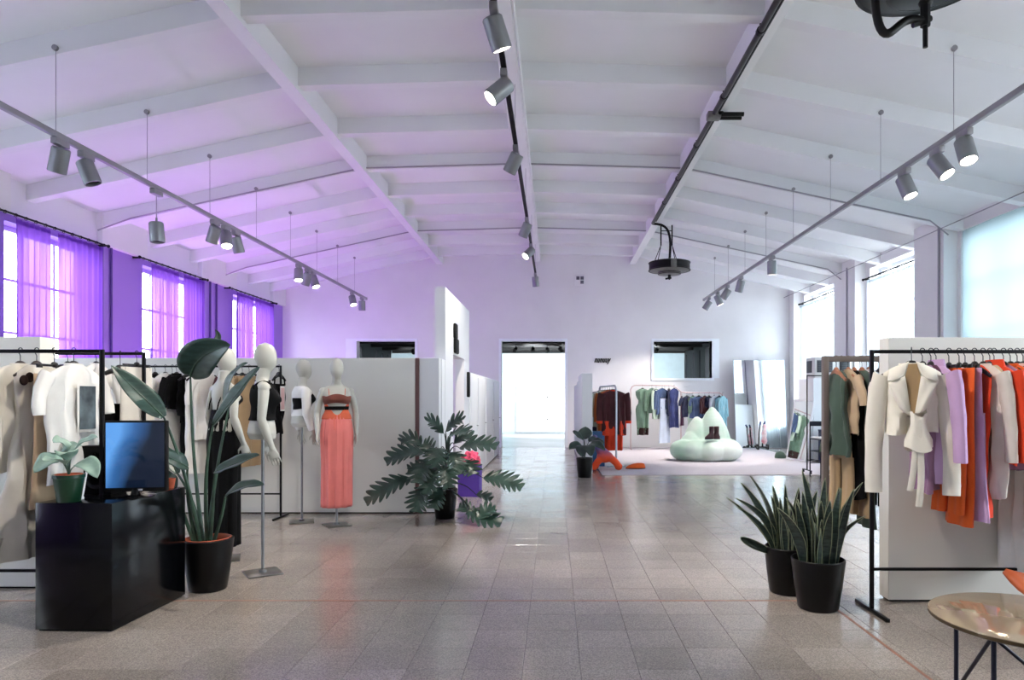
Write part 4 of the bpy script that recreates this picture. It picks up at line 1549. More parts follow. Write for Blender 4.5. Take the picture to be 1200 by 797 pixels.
def mannequin_mesh(arms, head_turn=0.0):
    mb = MB()
    zs = [0.0, 0.02, 0.05, 0.085, 0.12, 0.16, 0.20, 0.23, 0.26, 0.29, 0.32, 0.345, 0.37, 0.39, 0.41, 0.43, 0.445, 0.46, 0.475, 0.49, 0.51, 0.545, 0.58]
    mb.loft([body_ring(z) for z in zs])
    # egg-shaped head on the neck, chin a little forward
    c = V(0, 0.022, 0.665)
    rg = []
    for k in range(15):
        t = -1 + 2 * k / 14
        r = max(0, 1 - t * t) ** (0.5 if t > 0 else 0.62) * (0.90 + 0.14 * t - 0.04 * t * t)
        r = max(r, 0.02)
        rg.append([c + Matrix.Rotation(head_turn, 3, 'Z') @ V(0.082 * r * math.cos(a), (0.098 * r) * math.sin(a) + 0.012 * (-t) * (1 - abs(t)) + 0.012 * max(0, -t) * (1 + t) * 2, 0.135 * t) for a in [2 * PI * q / 28 for q in range(28)]])
    mb.loft(rg)
    for s, (el, wr, hd, pn) in zip((-1, 1), arms):
        sh_ = V(s * 0.150, -0.004, 0.415)
        el, wr = Vector(el), Vector(wr)
        mb.ball(sh_, (0.044, 0.044, 0.044), 16, 12)
        p = bez([sh_ + V(-s * 0.03, 0, 0.008), sh_ + V(s * 0.02, 0, -0.02), el.lerp(sh_, 0.35) + V(s * 0.012, 0, 0), el], 7)
        mb.tube(p, [0.040, 0.045, 0.044, 0.042, 0.040, 0.038, 0.036, 0.034], 14)
        mb.ball(el, 0.034, 12, 10)
        p = [el.lerp(wr, k / 5) for k in range(6)]
        mb.tube(p, [0.034, 0.036, 0.034, 0.030, 0.026, 0.0225], 14)
        mb.ball(wr, 0.0225, 10, 8)
        hand(mb, wr, hd, pn, 1 if s < 0 else -1)
    return mb


POSE_A = (((-0.212, -0.022, 0.165), (-0.232, 0.055, -0.065), (-0.06, 0.28, -1), (0.6, 0.2, 0)), ((0.212, -0.028, 0.165), (0.232, 0.05, -0.065), (0.06, 0.28, -1), (-0.6, 0.2, 0)))
POSE_B = (((-0.208, -0.015, 0.165), (-0.212, 0.05, -0.07), (0.0, 0.2, -1), (0.7, 0.1, 0)), ((0.208, -0.015, 0.165), (0.212, 0.065, -0.06), (0.0, 0.25, -1), (-0.7, 0.1, 0)))
HIP = 1.115


def mannequin(label, x, y, rz, pose, plate_rz=0.0, body=None, hip=HIP):
    t = thing('mannequin', label, 'mannequin', (x, y, 0), rz, 'mannequins')
    if body is None:
        o = remeshed(mannequin_mesh(pose), 'body', M_MANN, t, 0.0042, 14, loc=(0, 0, hip))
        body = o.data
    else:
        o = link('body', body, None, t, (0, 0, hip))
    q = MB()
    q.box((0, 0, 0.006), (0.27, 0.27, 0.012), 0.003)
    q.build('base_plate', M_PLATE, t, rot=(0, 0, plate_rz - rz))
    q = MB()
    q.tube([(0, 0, 0.01), (0, 0, hip + 0.02)], 0.0125, 12)
    q.lathe([(0.03, 0.012), (0.03, 0.03), (0.014, 0.04)], 14)
    q.build('pole', M_CHROME, t)
    return t, body


def shell(t, name, m, z0, z1, grow=0.006, n=44, hip=HIP, rows=14, top=None, bottom=None, label=None, wave=None):
    """cloth that follows the torso between two heights (functions of angle allow cut necklines)"""
    b = MB()
    rings = []
    for i in range(rows + 1):
        v = i / rows
        pts = []
        for k in range(n):
            a = 2 * PI * k / n
            za = bottom(a) if bottom else z0
            zb = top(a) if top else z1
            z = za + (zb - za) * v
            rx_, ry_, yo = interp(BODY, z)
            bust = 0.0
            if 0.25 < z < 0.40:
                bust = 0.028 * math.exp(-((z - 0.325) / 0.04) ** 2) * sum(math.exp(-((a - PI / 2 - s * 0.55) / 0.34) ** 2) for s in (-1, 1))
            g = grow + (wave(a, v) if wave else 0)
            pts.append(V((rx_ + g) * math.cos(a), (ry_ + g + bust) * math.sin(a) + yo, z + hip))
        rings.append(pts)
    b.loft(rings, (False, False))
    o = b.build(name, m, t)
    md = o.modifiers.new('thickness', 'SOLIDIFY')
    md.thickness = 0.004
    md.offset = 1
    if label:
        o['label'] = label
    return o


def skirt(t, m, zt, zb, prof, n=56, hip=HIP, folds=9, amp=0.012, lean=(0, 0), name='skirt', label=None):
    """prof: list of (v, half width, half depth)"""
    b = MB()
    rings = []
    ph = random.uniform(0, 6)
    for i in range(27):
        v = i / 26
        hw, hd = interp(prof, v)
        pts = []
        for k in range(n):
            a = 2 * PI * k / n
            g = amp * v ** 0.7 * math.sin(folds * a + ph + 0.5 * math.sin(3 * v)) + 0.35 * amp * math.sin(2.3 * folds * a + 2 * ph + 2 * v)
            pts.append(V((hw + g) * math.cos(a) + lean[0] * v, (hd + g) * math.sin(a) + lean[1] * v, zt + (zb - zt) * v))
        rings.append(pts)
    b.loft(rings, (False, False))
    o = b.build(name, m, t)
    md = o.modifiers.new('thickness', 'SOLIDIFY')
    md.thickness = 0.003
    if label:
        o['label'] = label
    return o


def straps(t, m, pts, r=0.008, name='strap', hip=HIP):
    for p in pts:
        q = MB()
        q.tube(bez([V(*a) + V(0, 0, hip) for a in p], 8), r, 6, flat=0.5)
        q.build(name, m, t)


M_BLACKCLOTH = fab('black_jersey', (8, 8, 11), var=0.25)
M_WHITECLOTH = fab('white_jersey', (232, 232, 230))
M_PINK = fab('coral_pink', (232, 128, 122), var=0.10)
M_CORAL = fab('coral_orange', (222, 104, 72), var=0.15)
M_BROWN = fab('brown_bust', (120, 64, 52), var=0.2)

# black low-backed dress, seen from behind; faces away toward the far right
t, bA = mannequin('mannequin in a black low-backed dress standing behind the large potted plant', -2.98, 6.15, math.radians(-35), POSE_A, plate_rz=0.4)
shell(t, 'bodice', M_BLACKCLOTH, 0.17, 0.30, 0.007, top=lambda a: 0.235 + 0.135 * max(0, math.sin(a)) ** 0.8)
straps(t, M_BLACKCLOTH, [((-0.075, 0.10, 0.37), (-0.085, 0.05, 0.49), (-0.08, -0.085, 0.40), (-0.07, -0.10, 0.235)),
                         ((0.075, 0.10, 0.37), (0.085, 0.05, 0.49), (0.08, -0.085, 0.40), (0.07, -0.10, 0.235))], 0.006)
skirt(t, M_BLACKCLOTH, HIP + 0.20, 0.13, [(0, .128, .093), (0.09, .160, .116), (0.20, .180, .13), (0.6, .155, .122), (1, .145, .12)], folds=7, amp=0.012)

t, _ = mannequin('mannequin in a black sleeveless top and bare hips, turned toward the corridor', -2.42, 5.66, math.radians(-62), POSE_A, plate_rz=0.62, body=bA)
shell(t, 'tank_top', M_BLACKCLOTH, 0.155, 0.44, 0.008, top=lambda a: 0.40 + 0.05 * abs(math.cos(a + 0)) ** 0.5 * (1 if abs(math.cos(a)) < 0.8 else 0.35), wave=lambda a, v: 0.004 * math.sin(6 * a + 5 * v))
straps(t, M_BLACKCLOTH, [((-0.085, 0.085, 0.405), (-0.095, 0.06, 0.485), (-0.095, -0.05, 0.485), (-0.085, -0.075, 0.41)),
                         ((0.085, 0.085, 0.405), (0.095, 0.06, 0.485), (0.095, -0.05, 0.485), (0.085, -0.075, 0.41))], 0.016)
q = MB()
q.lathe([(0.055, 0.492), (0.062, 0.488), (0.06, 0.476)], 24, (0, 0.0, HIP - 0.004), False, False)
q.build('neckband', M_BLACKCLOTH, t)

t, bB = mannequin('mannequin in a white sleeved bolero and black wrap bandeau beside the long partition', -2.97, 8.02, math.radians(-52), POSE_B, plate_rz=0.35)
shell(t, 'bandeau', M_BLACKCLOTH, 0.235, 0.38, 0.009, bottom=lambda a: 0.225 + 0.02 * math.sin(a), top=lambda a: 0.375 + 0.015 * math.sin(2 * a))
shell(t, 'bolero', M_WHITECLOTH, 0.36, 0.475, 0.012, top=lambda a: 0.474 - 0.05 * max(0, math.sin(a)), bottom=lambda a: 0.34 + 0.085 * max(0, math.sin(a)))
shell(t, 'underskirt', M_WHITECLOTH, 0.13, 0.225, 0.009)
for s in (-1, 1):
    q = MB()
    e, w = POSE_B[0 if s < 0 else 1][0], POSE_B[0 if s < 0 else 1][1]
    p = [V(s * 0.135, -0.004, 0.432), V(s * 0.17, -0.006, 0.40), V(e[0] * 0.93, e[1] * 0.6, 0.28), V(*e), V(*e).lerp(V(*w), 0.45), V(*e).lerp(V(*w), 0.85)]
    q.tube([a + V(0, 0, HIP) for a in p], [0.05, 0.056, 0.052, 0.048, 0.046, 0.044], 16, caps=False)
    q.build('sleeve', M_WHITECLOTH, t)

t, _ = mannequin('mannequin in a cut-out coral top and long coral-pink skirt', -2.49, 7.8, math.radians(200), POSE_B, plate_rz=0.6, body=bB)
shell(t, 'bust_top', M_BROWN, 0.28, 0.40, 0.009, bottom=lambda a: 0.275 + 0.04 * math.cos(2 * a - PI) * 0.3, top=lambda a: 0.355 + 0.03 * math.sin(a) * abs(math.cos(2 * a)))
shell(t, 'side_panel', M_CORAL, 0.12, 0.3, 0.011, bottom=lambda a: 0.10, top=lambda a: 0.145 + 0.17 * abs(math.cos(a)) ** 1.5)
shell(t, 'band', M_BLACKCLOTH, 0.205, 0.245, 0.012)
straps(t, M_CORAL, [((-0.085, 0.10, 0.37), (-0.095, 0.06, 0.49), (-0.09, -0.06, 0.48), (-0.085, -0.095, 0.33)),
                    ((0.085, 0.10, 0.37), (0.095, 0.06, 0.49), (0.09, -0.06, 0.48), (0.085, -0.095, 0.33))], 0.007)
straps(t, M_CORAL, [((0.03, 0.12, 0.13), (0.035, 0.135, 0.06), (0.03, 0.15, -0.02))], 0.006, 'tie')
skirt(t, M_PINK, HIP + 0.15, 0.215, [(0, .142, .100), (0.10, .172, .122), (0.22, .182, .132), (0.55, .168, .13), (1, .165, .13)], folds=11, amp=0.010)

# ================================================================ plants
M_SOIL = mat('soil', (48, 36, 30), 0.95, var=0.5, scale=40, bump=0.5, bscale=60)


def leaf_mat(name, col, col2, rough=0.42, scale=9.0, stretch=None):
    return mat(name, col, rough, col2=col2, scale=scale, stretch=stretch, coat=0.1, bump=0.08, bscale=50)


M_PAD = leaf_mat('paddle_leaf', (58, 84, 76), (40, 62, 56), 0.35, stretch=(1, 1, 4))
M_PADSTEM = leaf_mat('paddle_stem', (62, 92, 74), (40, 64, 52))
M_SNAKE = leaf_mat('snake_leaf', (52, 70, 62), (22, 36, 32), 0.4, 22, (0.7, 0.7, 3))
M_SNAKEEDGE = leaf_mat('snake_edge', (150, 156, 124), (120, 130, 100))
M_MONS = leaf_mat('lobed_leaf', (50, 78, 66), (32, 54, 46), 0.35)
M_MONSTEM = leaf_mat('lobed_stem', (44, 66, 54), (30, 48, 40))
M_PALE = leaf_mat('pale_leaf', (160, 186, 172), (126, 156, 142), 0.5)
M_PALESTEM = leaf_mat('pale_stem', (84, 116, 100), (60, 90, 78))
M_DARKLEAF = leaf_mat('dark_leaf', (40, 62, 54), (24, 42, 36), 0.35)


def leaf(path, w, prof, m, name='leaf', parent=None, fold=0.25, up=(0, 0, 1), nu=22, nv=6, slant=0.0, wave=0.0, twist=0.0, thick=0.0022, midrib=None, curl=0.0):
    """a blade along a path; prof(u) scales the half width; fold lifts the edges; slant pushes edges toward the tip"""
    path = [Vector(p) for p in path]
    n = len(path) - 1
    ph = random.uniform(0, 6)

    def pt(u):
        f = u * n
        i = min(int(f), n - 1)
        return path[i].lerp(path[i + 1], f - i)
    frames = []
    s_prev = None
    for i in range(nu + 1):
        u = i / nu
        T_ = (pt(min(1, u + 0.03)) - pt(max(0, u - 0.03))).normalized()
        U = Vector(up)
        S = T_.cross(U)
        S = S.normalized() if S.length > 1e-4 else (s_prev or V(1, 0, 0))
        if s_prev is not None and S.dot(s_prev) < 0:
            S = -S
        s_prev = S
        if twist:
            S = Matrix.Rotation(twist * u, 3, T_) @ S
        frames.append((pt(u), T_, S, S.cross(T_).normalized()))

    def rows_(off):
        out = []
        for i in range(nu + 1):
            u = i / nu
            P, T_, S, Nn = frames[i]
            ww = w * prof(u)
            r = []
            for j in range(nv + 1):
                v = -1 + 2 * j / nv
                a = abs(v)
                r.append(P + S * (v * ww * (1 - curl * a * a)) + Nn * (fold * a * ww - curl * a * a * ww + wave * math.sin(14 * u + ph + (2 if v > 0 else 0)) * a + off) + T_ * (slant * a * ww))
            out.append(r)
        return out
    b = MB()
    top = [b.ring(r) for r in rows_(0)]
    for i in range(nu):
        b.bridge(top[i], top[i + 1], False)
    o = b.build(name, m, parent, fix=False)
    if thick:
        md = o.modifiers.new('thickness', 'SOLIDIFY')
        md.thickness = thick
    if midrib is not None:
        q = MB()
        q.tube([pt(i / 8) + frames[int(i / 8 * nu)][3] * 0.001 for i in range(9)], [0.006 * (1 - 0.8 * i / 8) * (w / 0.08) ** 0.4 for i in range(9)], 6)
        q.build('midrib', midrib, o)
    return o


def stem(path, r, m, parent, name='stem'):
    q = MB()
    p = bez(path, 10)
    rr = [r * (1 - 0.55 * i / 10) for i in range(11)]
    q.tube(p, rr, 8)
    return q.build(name, m, parent)


def paddle(u):
    return max(0.0, math.sin(PI * min(1, u * 0.97 + 0.03)) ** 0.62 * (1 - 0.35 * u)) * 1.15


def oval(u):
    return max(0.0, math.sin(PI * u) ** 0.7)


def blade(u):
    return min(1.0, 0.55 + 1.2 * u) * max(0.0, 1 - u ** 2.6) ** 0.75


def lobes(k, d=0.84):
    def f(u):
        env = math.sin(PI * min(1, 0.10 + 0.90 * u)) ** 0.55
        return env * ((1 - d) + d * abs(math.sin(PI * k * u + 0.3)) ** 0.55)
    return f


def pot(t, r0, r1, h, m, inner=None, lip=0.012, soil_z=None):
    q = MB()
    q.lathe([(r0 * 0.94, 0), (r0, 0.01), (r1 * 0.5 + r0 * 0.5, h * 0.45), (r1, h - 0.006), (r1 - 0.004, h), (r1 - lip, h), (r1 - lip - 0.004, h - 0.03), (r1 - lip - 0.01, h - 0.07)], 40, capt=False)
    o = q.build('pot', m, t)
    if inner:
        q = MB()
        q.lathe([(r1 - lip - 0.002, h + 0.004), (r1 - lip - 0.012, h + 0.008), (r1 - lip - 0.022, h - 0.004), (r1 - lip - 0.03, h - 0.06)], 36, capb=False, capt=False)
        q.build('inner_pot', inner, t)
    q = MB()
    q.lathe([(0.0, h - 0.035), (r1 * 0.5, h - 0.04), (r1 - lip - 0.006, h - 0.05)], 24, capb=False, capt=False)
    q.build('soil', M_SOIL, t)
    return o


M_POTBLACK = mat('black_pot', (6, 6, 8), 0.35, var=0.2, spec=0.25)
M_TERRA = mat('terracotta', (176, 84, 52), 0.7, var=0.2, scale=20)
# bird-of-paradise
PX, PY = -2.64, 5.2
t = thing('paddle_plant', 'large paddle-leaved plant in a black pot with terracotta liner beside the plinth', 'plant', (PX, PY, 0), 0, 'potted plants')
pot(t, 0.135, 0.182, 0.385, M_POTBLACK, M_TERRA, 0.014)
B0 = V(PX, PY, 0)


def rel(px, py, Y):
    return at(px, py, Y) - B0


birds = [  # stem foot, bend, leaf start, leaf middle, leaf tip, width, up
    (rel(240, 640, 5.2), rel(226, 560, 5.2), rel(223, 441, 5.15), rel(230, 412, 5.0), rel(270, 404, 4.95), 0.14, (0.25, -0.95, -0.1)),
    (rel(236, 640, 5.2), rel(222, 560, 5.1), rel(192, 489, 5.0), rel(166, 465, 4.95), rel(130, 428, 4.85), 0.085, (0.4, -0.75, 0.6)),
    (rel(244, 640, 5.2), rel(236, 560, 5.1), rel(250, 498, 5.0), rel(280, 458, 5.0), rel(304, 430, 5.0), 0.075, (-0.5, -0.8, 0.5)),
    (rel(248, 640, 5.2), rel(262, 600, 5.2), rel(264, 582, 5.15), rel(284, 565, 5.1), rel(310, 568, 5.05), 0.055, (-0.3, -0.6, 0.8)),
    (rel(232, 640, 5.2), rel(216, 580, 5.15), rel(220, 548, 5.1), rel(204, 536, 5.0), rel(184, 533, 4.95), 0.07, (0.4, -0.7, 0.7)),
    (rel(246, 640, 5.2), rel(250, 580, 5.1), rel(252, 553, 5.0), rel(276, 543, 4.95), rel(304, 533, 4.9), 0.075, (-0.2, -0.6, 0.8)),
    (rel(230, 640, 5.2), rel(214, 600, 5.15), rel(206, 572, 5.1), rel(198, 560, 5.05), rel(190, 552, 5.0), 0.05, (0.4, -0.7, 0.7)),
    (rel(243, 640, 5.25), rel(250, 560, 5.3), rel(268, 480, 5.3), rel(262, 440, 5.3), rel(290, 425, 5.3), 0.07, (-0.4, -0.5, 0.6)),
    (rel(238, 640, 5.25), rel(232, 590, 5.35), rel(208, 555, 5.4), rel(196, 530, 5.45), rel(186, 522, 5.5), 0.06, (0.3, -0.6, 0.8)),
]
for a, b_, c_, d_, e_, w_, up_ in birds:
    lf = leaf(bez([c_, d_ * 1.0, e_], 14), w_, paddle, M_PAD, 'leaf', t, fold=0.3, up=up_, nu=26, nv=8, wave=0.004, midrib=M_PADSTEM)
    stem([a + V(0, 0, -0.02), b_, c_.lerp(b_, 0.3), c_], 0.016, M_PADSTEM, lf)
# curled young leaf above the big one
lf = leaf(bez([rel(236, 420, 5.15), rel(252, 402, 5.15), rel(262, 398, 5.2), rel(252, 386, 5.2)], 12), 0.03, blade, M_DARKLEAF, 'leaf', t, fold=0.6, up=(0.2, -0.8, 0.4))

# snake plants
random.seed(21)


def snake_plant(label, x, y, leaves, r1=0.180, r0=0.135, h=0.345):
    t = thing('snake_plant', label, 'plant', (x, y, 0), 0, 'potted plants')
    pot(t, r0, r1, h, M_POTBLACK, None, 0.010)
    for (ang, rad, ht, leanx, leany, w_, bend) in leaves:
        f = V(rad * math.cos(ang), rad * math.sin(ang), h - 0.05)
        e = V(f.x + leanx, f.y + leany, h + ht)
        mid = f.lerp(e, 0.5) + V(-leanx * bend, -leany * bend, 0.04)
        lf = leaf(bez([f, mid, e], 12), w_, blade, M_SNAKE, 'leaf', t, fold=0.28, up=(math.sin(ang * 3.1) * 0.6, -1, 0.15), nu=16, nv=4, twist=random.uniform(-0.9, 0.9), thick=0.004)
        for s_ in (0, 4):
            me = lf.data
            q = MB()
            q.tube([me.vertices[i * 5 + s_].co for i in range(0, 17)], 0.0022, 4)
            q.build('margin', M_SNAKEEDGE, lf)
    return t


def ring_leaves(n, seed, hmin, hmax):
    random.seed(seed)
    out = []
    for k in range(n):
        a = 2 * PI * k / n * 2.4 + random.uniform(-0.3, 0.3)
        r_ = 0.02 + 0.095 * ((k % 5) / 4)
        ht = random.uniform(hmin, hmax)
        sp = 0.03 + 0.95 * r_
        out.append((a, r_, ht, math.cos(a) * sp * random.uniform(0.4, 1.2), math.sin(a) * sp * random.uniform(0.4, 0.9), random.uniform(0.024, 0.034), random.uniform(0.1, 0.5)))
    return out


front = ring_leaves(34, 4, 0.22, 0.50) + [(2.9, 0.09, 0.42, -0.14, -0.03, 0.038, 0.4), (0.2, 0.1, 0.52, 0.22, 0.0, 0.03, 0.5), (0.1, 0.11, 0.30, 0.20, -0.06, 0.022, 0.6), (1.2, 0.05, 0.60, -0.10, 0.03, 0.03, 0.2),
                                          (3.3, 0.11, 0.36, -0.20, -0.06, 0.04, 0.5), (1.0, 0.04, 0.55, 0.05, 0.02, 0.03, 0.2), (1.8, 0.05, 0.52, -0.02, 0.05, 0.03, 0.1)]
snake_plant('snake plant in a tall black pot, the one closest to camera of the pair', 1.825, 4.73, front)
back = ring_leaves(24, 9, 0.22, 0.45) + [(2.8, 0.08, 0.52, -0.20, 0.0, 0.034, 0.4), (3.0, 0.1, 0.36, -0.30, -0.05, 0.03, 0.6), (3.2, 0.12, 0.08, -0.26, -0.08, 0.034, -0.4), (2.6, 0.1, 0.46, -0.24, 0.05, 0.03, 0.3),
                                         (3.1, 0.1, 0.30, -0.30, -0.05, 0.022, 0.3), (2.9, 0.1, 0.36, -0.36, 0.0, 0.014, 0.2)]
snake_plant('snake plant in a tall black pot tucked behind its twin', 1.75, 5.12, back, 0.172)

# lobed philodendron by the corridor corner
PH = V(-1.33, 8.28, 0)
t = thing('lobed_plant', 'sprawling deep-lobed philodendron in a black pot at the corridor corner', 'plant', PH, 0, 'potted plants')
pot(t, 0.115, 0.15, 0.36, M_POTBLACK, None, 0.01)


def rp(px, py, Y):
    return at(px, py, Y) - PH


crown = V(0, 0, 0.42)
q = MB()
q.tube(bez([(0, 0, 0.3), (0.03, 0, 0.6), (0.0, 0.02, 0.85), (0.08, 0, 1.05)], 8), [0.03] * 6 + [0.02, 0.015, 0.01], 8)
q.build('trunk', M_MONSTEM, t)
lob = [  # leaf base, mid, tip, width, height on trunk, n lobes
    (rp(497, 531, 8.1), rp(480, 528, 8.0), rp(452, 542, 7.95), 0.17, 0.80, 6),
    (rp(482, 560, 7.95), rp(460, 568, 7.8), rp(428, 589, 7.75), 0.17, 0.60, 7),
    (rp(566, 560, 8.0), rp(585, 562, 7.95), rp(612, 572, 7.9), 0.16, 0.62, 7),
    (rp(538, 525, 8.1), rp(555, 521, 8.0), rp(583, 523, 7.95), 0.16, 0.90, 6),
    (rp(520, 508, 8.1), rp(508, 497, 8.05), rp(502, 494, 8.0), 0.13, 0.98, 5),
    (rp(522, 506, 8.15), rp(534, 494, 8.1), rp(541, 493, 8.1), 0.14, 1.0, 5),
    (rp(526, 512, 8.0), rp(536, 506, 7.9), rp(548, 508, 7.8), 0.13, 0.98, 5),
    (rp(505, 540, 8.0), rp(495, 548, 7.85), rp(490, 566, 7.75), 0.16, 0.75, 6),
    (rp(517, 525, 8.0), rp(512, 530, 7.85), rp(510, 548, 7.8), 0.15, 0.88, 6),
    (rp(528, 530, 7.95), rp(534, 538, 7.85), rp(538, 556, 7.8), 0.14, 0.82, 6),
    (rp(543, 542, 8.0), rp(549, 545, 7.9), rp(554, 556, 7.85), 0.13, 0.70, 5),
    (rp(500, 572, 7.9), rp(492, 580, 7.8), rp(488, 600, 7.75), 0.15, 0.50, 6),
    (rp(520, 572, 7.9), rp(512, 582, 7.8), rp(508, 596, 7.75), 0.13, 0.48, 5),
    (rp(548, 598, 7.85), rp(556, 606, 7.8), rp(588, 613, 7.75), 0.16, 0.42, 6),
    (rp(560, 609, 7.75), rp(568, 600, 7.8), rp(580, 598, 7.85), 0.13, 0.42, 5),
    (rp(556, 604, 7.9), rp(546, 596, 7.9), rp(538, 594, 7.95), 0.11, 0.42, 5),
    (rp(558, 580, 8.1), rp(566, 582, 8.1), rp(576, 586, 8.1), 0.09, 0.5, 4),
    (rp(512, 548, 7.95), rp(506, 556, 7.8), rp(500, 580, 7.7), 0.14, 0.66, 6),
    (rp(524, 545, 7.9), rp(522, 552, 7.75), rp(526, 572, 7.7), 0.14, 0.7, 6),
    (rp(494, 522, 8.2), rp(484, 514, 8.2), rp(470, 518, 8.15), 0.14, 0.85, 6),
    (rp(508, 556, 8.1), rp(496, 552, 8.05), rp(478, 550, 8.0), 0.13, 0.6, 5),
    (rp(532, 520, 8.2), rp(542, 512, 8.2), rp(556, 514, 8.2), 0.12, 0.92, 5),
    (rp(508, 535, 8.3), rp(500, 526, 8.4), rp(496, 520, 8.4), 0.14, 0.8, 5),
]
for a, b_, c_, w_, hz, k in lob:
    a = V(a.x, a.y, max(a.z, 0.05))
    lf = leaf(bez([a, b_ + V(0, 0, 0.03), c_], 12), w_ * 1.05, lobes(k), M_MONS, 'leaf', t, fold=0.12, up=(0, -0.55, 0.8), nu=k * 12, nv=6, slant=0.7, wave=0.008, thick=0.0025)
    f = V(0.02, 0, hz * 0.8)
    stem([f, f.lerp(a, 0.5) + V(0, 0, 0.14), a], 0.009, M_MONSTEM, lf)

# pale plant on the plinth
M_POTGREEN = mat('green_pot', (22, 62, 40), 0.35, var=0.15)
PP = V(-3.06, 4.30, 0.80)
t = thing('pale_leaved_plant', 'pale grey-green leafy plant in a small green pot on the black plinth', 'plant', PP, 0, 'potted plants')
q = MB()
q.lathe([(0.060, 0.0), (0.064, 0.004), (0.083, 0.150), (0.088, 0.152), (0.088, 0.172), (0.080, 0.172), (0.076, 0.13)], 30, capt=False)
q.build('pot', M_POTGREEN, t)
q = MB()
q.lathe([(0.079, 0.168), (0.074, 0.176), (0.070, 0.14)], 28, capb=False, capt=False)
q.build('inner_pot', M_TERRA, t)
q = MB()
q.lathe([(0.0, 0.15), (0.072, 0.145)], 20, capb=False, capt=False)
q.build('soil', M_SOIL, t)


def rq(px, py, Y):
    return at(px, py, Y) - PP


for a, b_, c_, w_ in ((rq(72, 540, 4.25), rq(62, 530, 4.2), rq(40, 554, 4.12), 0.055), (rq(78, 530, 4.3), rq(74, 514, 4.25), rq(62, 518, 4.2), 0.05), (rq(84, 532, 4.3), rq(94, 516, 4.25), rq(114, 512, 4.2), 0.04),
                      (rq(88, 546, 4.25), rq(104, 534, 4.2), rq(114, 560, 4.12), 0.05), (rq(76, 544, 4.2), rq(66, 536, 4.1), rq(50, 540, 4.0), 0.05), (rq(82, 540, 4.2), rq(80, 524, 4.1), rq(70, 534, 4.0), 0.05),
                      (rq(80, 532, 4.4), rq(84, 518, 4.45), rq(92, 522, 4.5), 0.045), (rq(74, 536, 4.4), rq(66, 522, 4.45), rq(52, 534, 4.5), 0.045)):
    lf = leaf(bez([a, b_, c_], 10), w_ * 1.15, oval, M_PALE, 'leaf', t, fold=0.25, up=(0.2, -0.6, 0.8), nu=16, nv=6, wave=0.005)
    stem([V(0, 0, 0.15), V(0, 0, 0.2), a], 0.006, M_PALESTEM, lf)

# small dark plant before the short corridor wall
PD = V(0.55, 12.55, 0)
t = thing('dark_leaved_plant', 'dark green broad-leaved plant in a black pot before the short corridor wall', 'plant', PD, 0, 'potted plants')
pot(t, 0.125, 0.155, 0.36, M_POTBLACK, None, 0.01)


def rd(px, py, Y):
    return at(px, py, Y) - PD


for a, b_, c_, w_ in ((rd(684, 525, 12.5), rd(676, 518, 12.4), rd(667, 527, 12.3), 0.11), (rd(685, 515, 12.55), rd(686, 508, 12.6), rd(686, 500, 12.6), 0.13), (rd(684, 516, 12.5), rd(676, 508, 12.5), rd(671, 505, 12.5), 0.06),
                      (rd(692, 520, 12.5), rd(698, 516, 12.4), rd(709, 528, 12.35), 0.09), (rd(688, 522, 12.4), rd(690, 520, 12.2), rd(693, 535, 12.15), 0.11), (rd(690, 518, 12.7), rd(696, 512, 12.8), rd(702, 520, 12.85), 0.1),
                      (rd(682, 522, 12.4), rd(680, 524, 12.25), rd(683, 536, 12.2), 0.1), (rd(694, 518, 12.6), rd(702, 514, 12.6), rd(708, 520, 12.6), 0.07)):
    lf = leaf(bez([a, b_, c_], 10), w_, oval, M_DARKLEAF, 'leaf', t, fold=0.2, up=(0.0, -0.6, 0.8), nu=14, nv=6, wave=0.006)
    stem([V(0, 0, 0.32), V(0, 0, 0.5), a], 0.012, M_MONSTEM, lf)

# ================================================================ plinth and what stands on it
M_PLINTH = mat('black_gloss_plinth', (6, 7, 10), 0.14, var=0.2, spec=0.25)
t = thing('plinth', 'glossy black display plinth carrying the screen and small plant', 'plinth', (-2.975, 4.635, 0), math.radians(-2))
q = MB()
q.box((0, 0, 0.405), (0.49, 0.79, 0.79), 0.004)
q.build('body', M_PLINTH, t)
q = MB()
q.box((0, 0, 0.005), (0.46, 0.76, 0.01))
q.build('foot_frame', M_BLACKM, t)


